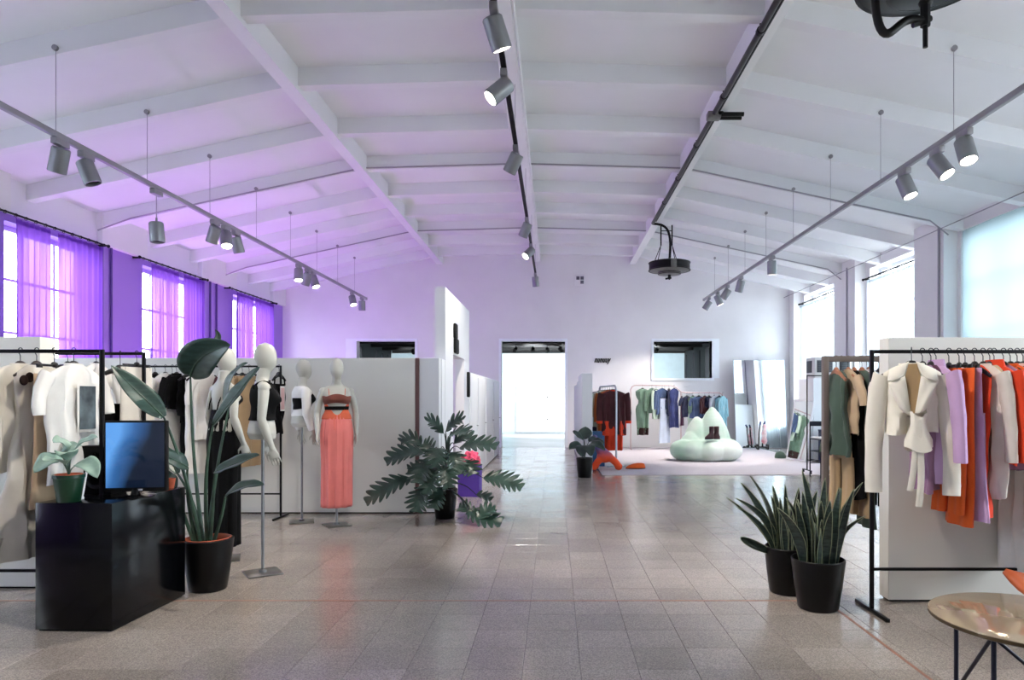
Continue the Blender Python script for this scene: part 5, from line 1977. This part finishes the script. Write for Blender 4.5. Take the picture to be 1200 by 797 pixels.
def screen_mat():
    """dark glossy display; its blue reflection painted in as emission, fading to near black"""
    m = bpy.data.materials.new('screen_painted_reflection')
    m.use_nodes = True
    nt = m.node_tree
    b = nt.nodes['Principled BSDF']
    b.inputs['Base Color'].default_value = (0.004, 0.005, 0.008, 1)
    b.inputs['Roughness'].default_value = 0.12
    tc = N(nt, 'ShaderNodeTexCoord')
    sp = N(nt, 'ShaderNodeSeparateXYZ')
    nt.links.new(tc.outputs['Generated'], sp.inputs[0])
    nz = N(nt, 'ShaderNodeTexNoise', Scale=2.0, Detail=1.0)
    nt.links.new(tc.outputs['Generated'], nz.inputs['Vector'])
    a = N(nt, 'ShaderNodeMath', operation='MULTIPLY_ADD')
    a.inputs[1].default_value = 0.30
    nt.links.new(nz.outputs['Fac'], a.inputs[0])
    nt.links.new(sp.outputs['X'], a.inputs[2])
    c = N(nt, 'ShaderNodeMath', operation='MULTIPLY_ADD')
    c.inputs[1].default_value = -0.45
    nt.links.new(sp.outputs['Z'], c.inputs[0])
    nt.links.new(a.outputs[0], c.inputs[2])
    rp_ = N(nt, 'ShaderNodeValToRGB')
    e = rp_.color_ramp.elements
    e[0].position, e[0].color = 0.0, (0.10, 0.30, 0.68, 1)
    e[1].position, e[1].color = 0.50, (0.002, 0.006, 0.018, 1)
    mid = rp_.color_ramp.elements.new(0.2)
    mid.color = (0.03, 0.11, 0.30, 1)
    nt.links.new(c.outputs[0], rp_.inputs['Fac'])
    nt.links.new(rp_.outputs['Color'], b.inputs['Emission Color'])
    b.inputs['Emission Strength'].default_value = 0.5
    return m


t = thing('television', 'small dark television on the black plinth, blue reflection painted into its screen', 'television', (-2.775, 4.52, 0.80), math.radians(8))
q = MB()
q.lathe([(0.12, 0.0), (0.12, 0.008), (0.03, 0.016), (0.02, 0.05)], 28)
q.build('stand', M_PLINTH, t)
q = MB()
q.box((0, 0.02, 0.268), (0.385, 0.045, 0.47), 0.008)
q.build('casing', M_BLACKM, t)
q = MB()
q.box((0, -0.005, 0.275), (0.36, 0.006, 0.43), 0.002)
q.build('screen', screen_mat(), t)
q = MB()
q.box((0.03, -0.005, 0.045), (0.03, 0.006, 0.012), 0.002)
q.build('badge', mat('silver_badge', (200, 204, 210), 0.3, metal=0.6), t)
t = thing('speaker', 'black box loudspeaker behind the green pot on the plinth', 'speaker', (-3.10, 4.70, 0.80), math.radians(4))
q = MB()
q.box((0, 0, 0.165), (0.20, 0.2, 0.33), 0.008)
q.build('cabinet', M_BLACKM, t)
for z, r_ in ((0.11, 0.07), (0.25, 0.035)):
    q = MB()
    q.lathe([(r_, 0.0), (r_, 0.006), (r_ * 0.9, 0.006), (r_ * 0.3, -0.012), (0, -0.006)], 24, capt=False)
    q.build('driver', M_PLINTH, t, loc=(0, -0.1, z), rot=(PI / 2, 0, 0))
t = thing('power_cable', 'white cable hanging behind the television stand', 'cable', (-2.93, 4.45, 0.80))
q = MB()
q.tube(bez([(-0.13, 0.02, 0.20), (-0.135, 0.0, 0.1), (-0.13, -0.01, 0.05), (-0.12, -0.05, 0.006)], 10), 0.007, 8)
q.build('cord', M_FRAME, t)
q = MB()
q.box((-0.118, -0.055, 0.009), (0.02, 0.035, 0.018), 0.004)
q.build('plug', M_FRAME, t)
t = thing('terracotta_cup', 'tiny terracotta cup at the back corner of the plinth', 'cup', (-2.79, 4.96, 0.80))
q = MB()
q.lathe([(0.018, 0.0), (0.022, 0.0), (0.034, 0.07), (0.03, 0.07), (0.022, 0.02), (0, 0.015)], 20, capt=False)
q.build('cup', M_TERRA, t)
q = MB()
q.lathe([(0.0, 0.055), (0.027, 0.055)], 16, capb=False, capt=False)
q.build('soil', M_SOIL, t)

# ================================================================ bronze table and orange chair
M_BRONZE = mat('bronze_glass', (206, 186, 156), 0.07, metal=0.6, var=0.05, scale=2)
M_BRONZEEDGE = mat('bronze_rim', (92, 76, 52), 0.35, metal=0.6)
M_NAVYSTEEL = mat('navy_steel', (22, 24, 46), 0.4, metal=0.3)
TX, TY, TH = 2.175, 3.12, 0.45
t = thing('round_table', 'low round table with mirror-like bronze top and dark blue rod legs', 'table', (TX, TY, 0))
q = MB()
q.lathe([(0, TH - 0.001), (0.405, TH - 0.001), (0.412, TH - 0.004), (0.412, TH - 0.006)], 64, capb=False, capt=False)
q.build('table_top', M_BRONZE, t)
q = MB()
q.lathe([(0.0, TH - 0.024), (0.408, TH - 0.024), (0.414, TH - 0.02), (0.414, TH - 0.006), (0.40, TH - 0.005), (0.0, TH - 0.005)], 64, capb=False, capt=False)
q.build('rim', M_BRONZEEDGE, t)
for k in range(4):
    a = math.radians(215 + 90 * k)
    q = MB()
    p = V(0.34 * math.cos(a), 0.30 * math.sin(a), 0)
    q.tube([p, p + V(0, 0, TH - 0.024)], 0.011, 10)
    lg = q.build('leg', M_NAVYSTEEL, t)
    a2 = math.radians(215 + 90 * (k + 1))
    p2 = V(0.34 * math.cos(a2), 0.30 * math.sin(a2), 0)
    q = MB()
    q.tube([p.lerp(p2, 0.02) + V(0, 0, 0.02), p.lerp(p2, 0.98) + V(0, 0, TH - 0.03)], 0.009, 10)
    q.build('brace', M_NAVYSTEEL, lg)
M_ORLEATHER = mat('orange_leather', (206, 104, 62), 0.45, var=0.12, bump=0.1, bscale=90)
t = thing('lounge_chair', 'orange leather lounge chair corner showing behind the bronze table', 'chair', (3.17, 3.93, 0), math.radians(-84))
q = MB()
rings = []
for i in range(13):
    v = i / 12
    y = -0.32 + 0.66 * min(1, v * 1.5)
    z = 0.29 - 0.06 * math.sin(PI * min(1, v * 1.5)) + max(0, v - 0.66) * 1.3
    y += max(0, v - 0.66) * 0.35
    rings.append([V(x, y, z + 0.10 * abs(x / 0.36) ** 3) for x in [-0.36 + 0.72 * k / 12 for k in range(13)]])
rr = [q.ring(r_) for r_ in rings]
for i in range(12):
    q.bridge(rr[i], rr[i + 1], False)
o = q.build('shell', M_ORLEATHER, t, fix=False)
md = o.modifiers.new('thickness', 'SOLIDIFY')
md.thickness = 0.04
for sx in (-1, 1):
    for sy in (-1, 1):
        q = MB()
        q.tube([(sx * 0.22, sy * 0.2, 0.24), (sx * 0.3, sy * 0.28, 0)], [0.014, 0.010], 10)
        q.build('leg', M_NAVYSTEEL, t)

# ================================================================ radiant heaters on the roof pipe
M_IRON = mat('black_iron', (9, 9, 11), 0.45, metal=0.4, var=0.3, scale=12)
M_IRONL = mat('grey_iron', (120, 118, 116), 0.45, metal=0.5, var=0.3, scale=12)
t = thing('supply_pipe', 'dark pipe running below the roof beam to the far round heater', 'pipe', (2.2, 7.0, 5.38))
q = MB()
q.tube([(0, -8, 0), (0, 8.3, 0)], 0.035, 10)
q.build('pipe', mat('pipe_grey', (58, 54, 58), 0.45, metal=0.4, var=0.2), t)
q = MB()
q.tube([(0.06, -8, 0.02), (0.06, 8.2, 0.02)], 0.016, 8)
q.build('cable', M_IRON, t)
for yy in (-4, -1.35, 0.3, 1.9, 3.6, 5.2, 6.7):
    q = MB()
    q.tube([(0, yy - 0.03, 0), (0, yy + 0.03, 0)], 0.046, 10)
    q.tube([(0, yy, 0), (0, yy, 0.08)], 0.01, 6)
    q.build('clamp', M_IRON, t)
q = MB()
q.box((0, 2.45, -0.02), (0.18, 0.14, 0.10), 0.015)
q.build('junction_box', M_IRONL, t)
for dy in (-0.06, 0.06):
    q = MB()
    q.tube([(0.09, 2.45 + dy, -0.02), (0.40, 2.45 + dy, -0.02)], 0.03, 12)
    q.lathe([(0.036, -0.01), (0.036, 0.03)], 12, (0.09, 2.45 + dy, -0.02))
    q.build('nozzle', M_IRON, t)


def heater(label, x, y, z, hang_x, hang_z, frame, vz=0.0):
    t = thing('radiant_heater', label, 'heater', (x, y, z), 0, 'round black heaters')
    q = MB()
    q.lathe([(0.44, 0.05), (0.47, 0.05), (0.47, 0.065), (0.455, 0.08), (0.455, 0.20), (0.47, 0.215), (0.47, 0.23), (0.40, 0.25), (0.14, 0.26), (0.12, 0.30), (0.0, 0.30)], 48, capb=False, capt=False)
    q.build('drum', M_IRON, t)
    q = MB()
    q.lathe([(0.45, 0.055), (0.30, 0.03), (0.26, 0.03), (0.26, -0.02), (0.22, -0.04), (0.0, -0.04)], 40, capb=False, capt=False)
    q.build('underside', M_IRONL if frame else M_IRON, t)
    q = MB()
    q.lathe([(0.255, 0.02), (0.262, 0.0), (0.255, -0.03), (0.24, -0.035)], 40, capb=False, capt=False)
    q.build('burner_ring', M_IRON, t)
    q = MB()
    q.tube([(0, 0, -0.03), (0, 0, -0.10)], 0.035, 10)
    q.tube([(0, 0, -0.10), (0, 0, -0.15 - vz)], 0.018, 8)
    q.ball((0, 0, -0.11), (0.05, 0.05, 0.03), 10, 8)
    q.tube([(-0.09, 0, -0.13 - vz * 0.5), (0.04, 0, -0.11 - vz * 0.4)], 0.022, 8)
    q.tube([(0, 0, -0.10), (0, 0, -0.11 - vz * 0.6)], 0.035, 8)
    q.build('valve', M_IRON, t)
    q = MB()
    q.box((0.02, -0.46, 0.14), (0.12, 0.04, 0.18), 0.006)
    q.build('data_plate', M_IRONL, t)
    if frame:
        dx = hang_x - x
        for k, xx in enumerate((dx * 0.5, 0.06)):
            q = MB()
            q.tube([(xx, 0, hang_z - z - 0.03 * k), (xx, 0, 0.62)], 0.016, 8)
            q.build('drop_rod', M_IRON, t)
            for s in (-1, 1):
                q = MB()
                q.tube([(xx, 0, 0.63), (xx + (-0.11 if k == 0 else 0.10) + 0.05 * s, 0.12 * s, 0.24)], 0.009, 6)
                q.build('stay', M_IRON, t)
        q = MB()
        q.tube([(dx * 0.5, 0, 0.95), (0.06, 0, 0.95)], 0.01, 6)
        q.build('cross_bar', M_IRON, t)
        q = MB()
        q.tube(bez([(dx, 0, hang_z - z), (dx * 0.5, 0, hang_z - z - 0.02), (0.03, 0, hang_z - z), (0.05, 0, 0.8), (0.0, 0, 0.27)], 14), 0.028, 10)
        q.build('feed_pipe', M_IRON, t)
    else:
        q = MB()
        q.tube([(0.05, 0, 0.29), (0.05, 0, hang_z - z)], 0.03, 10)
        q.build('drop_rod', M_IRON, t)
        q = MB()
        q.tube(bez([(-0.37, -0.02, 0.05), (-0.40, -0.04, -0.40), (-0.26, -0.04, -0.52), (-0.24, -0.02, -0.16), (-0.02, 0, -0.24)], 16), 0.03, 10)
        q.build('hose', M_IRON, t)
    return t


heater('round black heater hanging at the far end of the roof pipe', 2.58, 15.35, 4.27, 2.2, 5.38, True)
heater('round black heater with a looped hose at the top edge of the picture', 2.66, 4.9, 4.40, 2.2, 5.52, False, 0.28)

# ================================================================ the bright back corner
M_CARPET = mat('pale_carpet', (196, 189, 196), 0.95, var=0.08, scale=30, bump=0.3, bscale=120)
t = thing('carpet', 'pale lilac-grey carpet under the mint foam armchair', 'carpet', (3.4, 16.5, 0))
q = MB()
q.box((0, 0, 0.005), (5.0, 7.2, 0.010), 0.003)
q.build('pile', M_CARPET, t)

M_MINT = mat('mint_foam', (218, 226, 219), 0.9, col2=(158, 196, 174), scale=1.1, bump=0.25, bscale=70, sheen=0.3)
q = MB()
for c_, r_ in (((-0.50, -0.02, 0.21), (0.33, 0.44, 0.25)), ((-0.28, -0.22, 0.21), (0.36, 0.34, 0.25)), ((0.05, -0.24, 0.21), (0.42, 0.38, 0.26)), ((0.42, -0.14, 0.21), (0.40, 0.42, 0.26)), ((0.56, 0.05, 0.22), (0.28, 0.40, 0.25)), ((0.0, 0.12, 0.24), (0.70, 0.46, 0.24)), ((0.0, -0.1, 0.16), (0.74, 0.46, 0.17))):
    q.ball(c_, r_, 24, 16)
for cx, cy, zb, zt, r0, lean in ((0.24, 0.20, 0.30, 1.20, 0.38, -0.02), (-0.20, 0.16, 0.30, 0.98, 0.26, 0.05), (-0.34, 0.05, 0.30, 0.68, 0.22, 0.05)):
    for k in range(14):
        v = k / 13
        r = r0 * (1 - v ** 1.5) ** 0.75 * 0.85 + 0.11
        q.ball((cx + lean * v, cy + 0.06 * v, zb + (zt - zb - 0.11) * v), (r, r * 0.72, 0.12), 20, 12)
t = thing('foam_armchair', 'mint green lumpy foam armchair with two rounded peaks', 'armchair', (3.52, 15.95, 0.005))
o = remeshed(q, 'foam_body', M_MINT, t, 0.02, 7, loc=(0, 0, 0.03))
q = MB()
for x in (-0.5, 0.0, 0.5):
    q.lathe([(0.09, 0), (0.09, 0.06)], 16, (x, 0.05, 0.005))
q.build('foot_pads', M_BLACKM, t)
M_OXBLOOD = mat('oxblood_leather', (58, 18, 24), 0.4, var=0.2)
for k in range(2):
    t = thing('boot', ('oxblood ankle boot on the mint armchair seat, toe toward the corridor', 'oxblood ankle boot on the mint armchair seat, closest to its back')[k], 'boot', (3.55 + 0.12 * k, 15.52 + 0.04 * k, 0.545), math.radians(200 - 25 * k), 'boots on the armchair')
    q = MB()
    q.loft([[V(cx + hw * math.cos(a), hd * math.sin(a), z) for a in [2 * PI * j / 16 for j in range(16)]] for z, cx, hw, hd in ((0.0, 0.03, 0.125, 0.043), (0.035, 0.025, 0.125, 0.046), (0.075, 0.0, 0.085, 0.045), (0.12, -0.02, 0.055, 0.042), (0.26, -0.02, 0.058, 0.048), (0.27, -0.02, 0.05, 0.04), (0.2, -0.02, 0.045, 0.036))])
    q.build('upper', M_OXBLOOD, t)
    q = MB()
    q.loft([[V(0.03 + 0.13 * math.cos(a), 0.047 * math.sin(a), z) for a in [2 * PI * j / 16 for j in range(16)]] for z in (-0.022, 0.0)])
    q.build('sole', M_BLACKM, t)

# mirror leaning on the back wall
M_MIRROR = mat('mirror_silver', (226, 234, 236), 0.02, metal=1.0, var=0.01)
t = thing('mirror', 'tall wide mirror leaning on the back wall beside the mint armchair', 'mirror', (5.98, 19.72, 0.0), math.radians(2.0), rot=(math.radians(-6), 0, math.radians(2)))
q = MB()
q.box((0, 0, 1.30), (1.52, 0.03, 2.58), 0.004)
q.build('backing', mat('mirror_edge', (190, 198, 204), 0.4), t)
q = MB()
q.box((0, -0.018, 1.30), (1.49, 0.004, 2.55))
q.build('glass', M_MIRROR, t, smooth=False)

# folded stroller (the second one in the photograph is its image in the mirror)
M_STROLL = mat('stroller_cloth', (242, 234, 234), 0.85, col2=(226, 150, 160), scale=6)
for k, x in ((1, 5.83),):
    t = thing('stroller', 'folded pink and white stroller with black wheels standing before the tall mirror', 'stroller', (x, 19.15, 0.012), math.radians(-8))
    m_h = mat('blue_grip', (44, 50, 120), 0.5)
    for s in (-1, 1):
        q = MB()
        q.tube([(s * 0.05 - 0.04, 0.1, 0.08), (s * 0.05 - 0.03, 0.05, 0.5), (s * 0.05 - 0.01, 0.02, 0.74)], 0.017, 8)
        fr = q.build('frame_tube', M_BLACKM, t)
        q = MB()
        q.tube([(s * 0.05 - 0.01, 0.02, 0.70), (s * 0.06, -0.04, 0.78)], 0.024, 8)
        q.build('handle', m_h, fr)
    q = MB()
    q.loft([[V(0.05 + hw * math.cos(a), hd * math.sin(a), z) for a in [2 * PI * j / 14 for j in range(14)]] for z, hw, hd in ((0.16, 0.05, 0.04), (0.24, 0.085, 0.07), (0.34, 0.06, 0.06), (0.46, 0.075, 0.065), (0.55, 0.05, 0.05), (0.66, 0.055, 0.05), (0.72, 0.02, 0.02))])
    q.build('folded_seat', M_STROLL, t)
    for wx in (-0.13, 0.13):
        for wy in (-0.1, 0.1):
            q = MB()
            q.tube([(wx - 0.02, wy, 0.075), (wx + 0.02, wy, 0.075)], 0.072, 20)
            w = q.build('wheel', M_BLACKM, t)
            q = MB()
            q.tube([(wx - 0.024, wy, 0.075), (wx + 0.024, wy, 0.075)], 0.03, 12)
            q.build('hub', M_GREYMETAL, w)
    q = MB()
    q.tube([(-0.13, -0.1, 0.075), (0.13, -0.1, 0.075)], 0.01, 6)
    q.tube([(-0.13, 0.1, 0.075), (0.13, 0.1, 0.075)], 0.01, 6)
    q.tube([(0, -0.1, 0.075), (0, 0, 0.2), (0, 0.1, 0.075)], 0.012, 6)
    q.build('axle', M_BLACKM, t)

# cap, shoes on the carpet
M_CAP = fab('cap_green', (72, 96, 84), var=0.2)
t = thing('cap', 'dark green peaked cap lying on the pale carpet', 'cap', (5.45, 16.5, 0.011), math.radians(-10))
q = MB()
q.loft([[V(0.13 * r_ * math.cos(a), 0.12 * r_ * math.sin(a), z) for a in [2 * PI * j / 20 for j in range(20)]] for z, r_ in ((0.0, 1.0), (0.05, 1.0), (0.11, 0.86), (0.15, 0.55), (0.165, 0.1))])
q.build('crown', M_CAP, t)
q = MB()
q.grid(lambda u, v: V(0.10 + 0.13 * v * math.cos((u - 0.5) * 1.2), (u - 0.5) * 0.20, 0.012 + 0.02 * math.cos((u - 0.5) * 3) - 0.015 * v), 8, 4)
o = q.build('peak', M_CAP, t, fix=False)
o.modifiers.new('thickness', 'SOLIDIFY').thickness = 0.004
q = MB()
q.ball((0, 0, 0.166), (0.012, 0.012, 0.008), 8, 6)
q.build('button', M_CAP, t)
for k in range(2):
    t = thing('shoe', ('black flat shoe on the carpet near the leaning teal-lit mirror', 'red-lined black shoe beside the leaning teal-lit mirror')[k], 'shoe', (5.66 + 0.2 * k, 16.45 + 0.05 * k, 0.011), math.radians(170 - 20 * k), 'shoes on the carpet')
    q = MB()
    q.loft([[V(hw * math.cos(a) + 0.02 * z * 10, hd * math.sin(a), z) for a in [2 * PI * j / 16 for j in range(16)]] for z, hw, hd in ((0.0, 0.12, 0.04), (0.02, 0.125, 0.043), (0.05, 0.10, 0.04), (0.07, 0.07, 0.034), (0.06, 0.06, 0.028))], (True, True))
    q.build('upper', M_BLACKM if k == 0 else mat('red_black', (90, 24, 26), 0.5), t)
    q = MB()
    q.loft([[V(0.126 * math.cos(a), 0.044 * math.sin(a), z) for a in [2 * PI * j / 16 for j in range(16)]] for z in (-0.0, 0.014)])
    q.build('sole', M_BLACKM, t)

# narrow mirror leaning on the boxed counter
t = thing('mirror', 'narrow white-framed mirror leaning against the side of the boxed counter wall', 'mirror', (5.60, 15.85, 0.0), rot=(0, math.radians(9), math.radians(12)))
q = MB()
q.span((-0.02, -0.40, 0), (0.02, -0.36, 1.45)).span((-0.02, 0.36, 0), (0.02, 0.40, 1.45)).span((-0.02, -0.36, 0), (0.02, 0.36, 0.05)).span((-0.02, -0.36, 1.40), (0.02, 0.36, 1.45))
q.build('frame', M_FRAME, t, smooth=False)
q = MB()
q.span((-0.012, -0.36, 0.05), (0.008, 0.36, 1.40))
q.build('glass', M_MIRROR, t, smooth=False)
t = thing('garment_bag', 'teal cloth hung over the narrow leaning mirror', 'cloth', (5.66, 15.5, 1.42), math.radians(12))
q = MB()
q.loft([[V(0.03 + 0.035 * math.sin(a) + 0.16 * zz * 0.9, 0.13 * math.cos(a) * (1 + 0.1 * math.sin(5 * zz)), -zz) for a in [2 * PI * j / 18 for j in range(18)]] for zz in (0.0, 0.1, 0.3, 0.5, 0.62)], (True, True))
bpy.data.objects.remove(t)
q.bm.free()

# air conditioner on the boxed counter
M_ACW = mat('ac_white', (214, 214, 212), 0.5, var=0.04)
t = thing('air_conditioner', 'white box air conditioner with dark grille on the counter wall', 'air conditioner', (6.42, 16.0, 1.92))
q = MB()
q.box((0, 0, 0.24), (0.86, 0.55, 0.48), 0.015)
q.build('casing', M_ACW, t)
for x, w in ((-0.2, 0.36), (0.26, 0.24)):
    q = MB()
    q.box((x, -0.278, 0.27), (w, 0.012, 0.28), 0.004)
    g = q.build('grille', mat('ac_dark', (60, 62, 68), 0.5), t)
    for j in range(6):
        q = MB()
        q.box((x, -0.288, 0.16 + 0.044 * j), (w - 0.02, 0.012, 0.012))
        q.build('slat', mat('ac_slat', (84, 86, 92), 0.5), g)
q = MB()
q.box((-0.434, 0.05, 0.27), (0.012, 0.32, 0.28), 0.004)
q.build('grille', mat('ac_dark', (60, 62, 68), 0.5), t)

# black stool
M_INK = mat('ink_blue_steel', (20, 22, 40), 0.4, metal=0.3)
t = thing('bar_stool', 'dark blue steel bar stool with pale seat next to the empty rack', 'stool', (4.98, 12.55, 0), math.radians(8))
q = MB()
q.box((0, 0, 0.725), (0.40, 0.38, 0.03), 0.008)
q.build('seat', M_FRAME, t)
pts = [(-0.2, -0.19), (0.2, -0.19), (0.2, 0.19), (-0.2, 0.19)]
for k, (x, y) in enumerate(pts):
    q = MB()
    q.tube([(x, y, 0.0), (x, y, 0.71 if y < 0 else 1.02)], 0.012, 8)
    lg = q.build('leg', M_INK, t)
    x2, y2 = pts[(k + 1) % 4]
    for z in (0.25 + 0.07 * (k % 2), 0.48, 0.70):
        q = MB()
        q.tube([(x, y, z), (x2, y2, z)], 0.009, 8)
        q.build('rung', M_INK, lg)
q = MB()
q.box((0, 0.19, 0.98), (0.40, 0.02, 0.09), 0.006)
q.build('backrest', M_INK, t)
t = thing('storage_crate', 'low navy blue crate in front of the boxed counter wall', 'crate', (6.25, 15.35, 0))
q = MB()
for a, b_ in (((-0.25, -0.18, 0.0), (0.25, 0.18, 0.02)), ((-0.25, -0.18, 0.02), (-0.23, 0.18, 0.72)), ((0.23, -0.18, 0.02), (0.25, 0.18, 0.72)), ((-0.23, -0.18, 0.02), (0.23, -0.16, 0.72)), ((-0.23, 0.16, 0.02), (0.23, 0.18, 0.72))):
    q.span(a, b_)
q.build('box', mat('navy_plastic', (40, 56, 98), 0.5), t, smooth=False)
q = MB()
q.span((-0.26, -0.19, 0.72), (0.26, 0.19, 0.745), 0.005)
q.build('lid', mat('navy_plastic', (40, 56, 98), 0.5), t)

# orange and violet soft creature, orange flat shoe, blue box by the silver rack
def orange_fade():
    """knit that turns from violet at the top to orange at the feet"""
    m = bpy.data.materials.new('violet_to_orange_knit')
    m.use_nodes = True
    nt = m.node_tree
    b = nt.nodes['Principled BSDF']
    tc = N(nt, 'ShaderNodeTexCoord')
    sp = N(nt, 'ShaderNodeSeparateXYZ')
    nt.links.new(tc.outputs['Object'], sp.inputs[0])
    nz = N(nt, 'ShaderNodeTexNoise', Scale=9.0)
    nt.links.new(tc.outputs['Object'], nz.inputs['Vector'])
    ad = N(nt, 'ShaderNodeMath', operation='MULTIPLY_ADD')
    ad.inputs[1].default_value = 0.12
    nt.links.new(nz.outputs['Fac'], ad.inputs[0])
    nt.links.new(sp.outputs['Z'], ad.inputs[2])
    rp_ = N(nt, 'ShaderNodeValToRGB')
    e = rp_.color_ramp.elements
    e[0].position, e[0].color = 0.30, lin((226, 76, 30))
    e[1].position, e[1].color = 0.50, lin((84, 74, 120))
    nt.links.new(ad.outputs[0], rp_.inputs['Fac'])
    nt.links.new(rp_.outputs['Color'], b.inputs['Base Color'])
    b.inputs['Roughness'].default_value = 0.85
    return m


t = thing('soft_sculpture', 'soft sculpture on splayed orange feet fading to violet, behind the small dark plant', 'sculpture', (1.03, 13.7, 0.01))
q = MB()
q.tube(bez([(-0.22, 0, 0.62), (-0.16, 0, 0.45), (-0.02, 0, 0.3)], 6), [0.05, 0.07, 0.08, 0.09, 0.10, 0.11, 0.12], 14)
q.ball((-0.02, 0, 0.27), (0.17, 0.14, 0.12), 16, 12)
for a, b_ in (((-0.05, -0.03, 0.26), (-0.25, -0.06, 0.06)), ((0.05, -0.05, 0.26), (0.24, -0.12, 0.07)), ((0.05, 0.05, 0.25), (0.27, 0.12, 0.07)), ((-0.05, 0.06, 0.25), (-0.2, 0.18, 0.06))):
    q.tube(bez([a, Vector(a).lerp(Vector(b_), 0.6) + V(0, 0, 0.07), b_], 6), [0.08, 0.078, 0.075, 0.07, 0.066, 0.064, 0.062], 12)
    q.ball(b_, (0.075, 0.065, 0.058), 12, 10)
remeshed(q, 'knit_body', orange_fade(), t, 0.014, 4)
q = MB()
q.ball((-0.23, 0, 0.66), (0.06, 0.06, 0.05), 12, 8)
q.build('cap_end', fab('violet_knit', (84, 74, 120)), t)
t = thing('slipper', 'flat orange slipper on the carpet by the silver rack post', 'slipper', (1.66, 14.0, 0.011), math.radians(4), 'orange footwear')
q = MB()
q.loft([[V(hw * math.cos(a) + cx, hd * math.sin(a), z) for a in [2 * PI * j / 18 for j in range(18)]] for z, hw, hd, cx in ((0.0, 0.20, 0.085, 0), (0.03, 0.205, 0.09, 0), (0.07, 0.17, 0.08, 0.02), (0.10, 0.12, 0.06, 0.06), (0.115, 0.06, 0.04, 0.08))])
q.build('upper', F_ORANGE, t)
q = MB()
q.loft([[V(0.207 * math.cos(a), 0.092 * math.sin(a), z) for a in [2 * PI * j / 18 for j in range(18)]] for z in (0.0, 0.018)])
q.build('sole', F_MAROON, t)
t = thing('carton', 'blue carton standing behind the soft sculpture', 'carton', (0.93, 14.6, 0.01))
q = MB()
q.box((0, 0, 0.36), (0.26, 0.26, 0.72), 0.006)
q.build('box', mat('blue_card', (40, 84, 132), 0.6), t)
q = MB()
q.box((0, 0, 0.73), (0.265, 0.265, 0.02), 0.004)
q.build('lid', mat('blue_card', (40, 84, 132), 0.6), t)

# violet bag with pink paper by the corridor
t = thing('gift_bag', 'violet paper bag by the tall portal panel', 'bag', (-1.26, 10.15, 0), math.radians(-6))
q = MB()
q.span((-0.16, -0.1, 0), (0.16, 0.1, 0.01)).span((-0.16, -0.1, 0.01), (-0.155, 0.1, 0.47)).span((0.155, -0.1, 0.01), (0.16, 0.1, 0.47)).span((-0.155, -0.1, 0.01), (0.155, -0.095, 0.47)).span((-0.155, 0.095, 0.01), (0.155, 0.1, 0.47))
q.build('bag', mat('violet_paper', (84, 52, 156), 0.55), t, smooth=False)
q = MB()
q.tube(bez([(-0.08, -0.098, 0.46), (-0.06, -0.13, 0.60), (0.06, -0.13, 0.60), (0.08, -0.098, 0.46)], 10), 0.005, 6)
q.build('handle', mat('violet_paper', (84, 52, 156), 0.55), t)
t = thing('tissue_ball', 'crumpled pink tissue sticking out of the violet bag', 'tissue', (-1.24, 10.13, 0.53))
q = MB()
g = bmesh.ops.create_icosphere(q.bm, subdivisions=4, radius=0.13)
for v in g['verts']:
    v.co *= 1 + 0.35 * noise.noise(v.co * 22) + 0.12 * noise.noise(v.co * 50)
o = q.build('tissue', mat('pink_tissue', (240, 92, 128), 0.8, var=0.2, scale=12), t, smooth=False)

# ================================================================ back wall details
t = thing('wall_vent', 'small square grille high on the back wall', 'vent', (0.75, YB, 4.95))
q = MB()
q.box((0, -0.01, 0), (0.32, 0.02, 0.32), 0.004)
q.build('frame', M_WALL, t)
for x, z in ((-0.06, 0.06), (0.06, 0.06), (0.06, -0.06)):
    q = MB()
    q.box((x, -0.022, z), (0.10, 0.008, 0.10), 0.002)
    q.build('louvre', mat('vent_dark', (88, 84, 96), 0.6), t)

# slanted black lettering
t = thing('wall_sign', 'small slanted black lettering on the back wall by the doorway', 'sign', (1.43, YB - 0.012, 2.57), rot=(PI / 2, 0, 0))
x0 = -0.26
dg_letters = []
for k, ch in enumerate('nunuuy'):
    cu = bpy.data.curves.new('letter', 'FONT')
    cu.body = ch
    cu.size = 0.20
    cu.shear = 0.42
    cu.extrude = 0.008
    cu.offset = 0.007
    tmp = bpy.data.objects.new('temporary', cu)
    COL.objects.link(tmp)
    dg = bpy.context.evaluated_depsgraph_get()
    me = bpy.data.meshes.new_from_object(tmp.evaluated_get(dg))
    bpy.data.objects.remove(tmp)
    me.name = 'letter'
    me.materials.clear()
    lo_ = link('letter', me, M_BLACKM, t, (x0 + 0.079 * k, -0.05, 0))
    lo_.scale = (0.72, 1.18, 1)
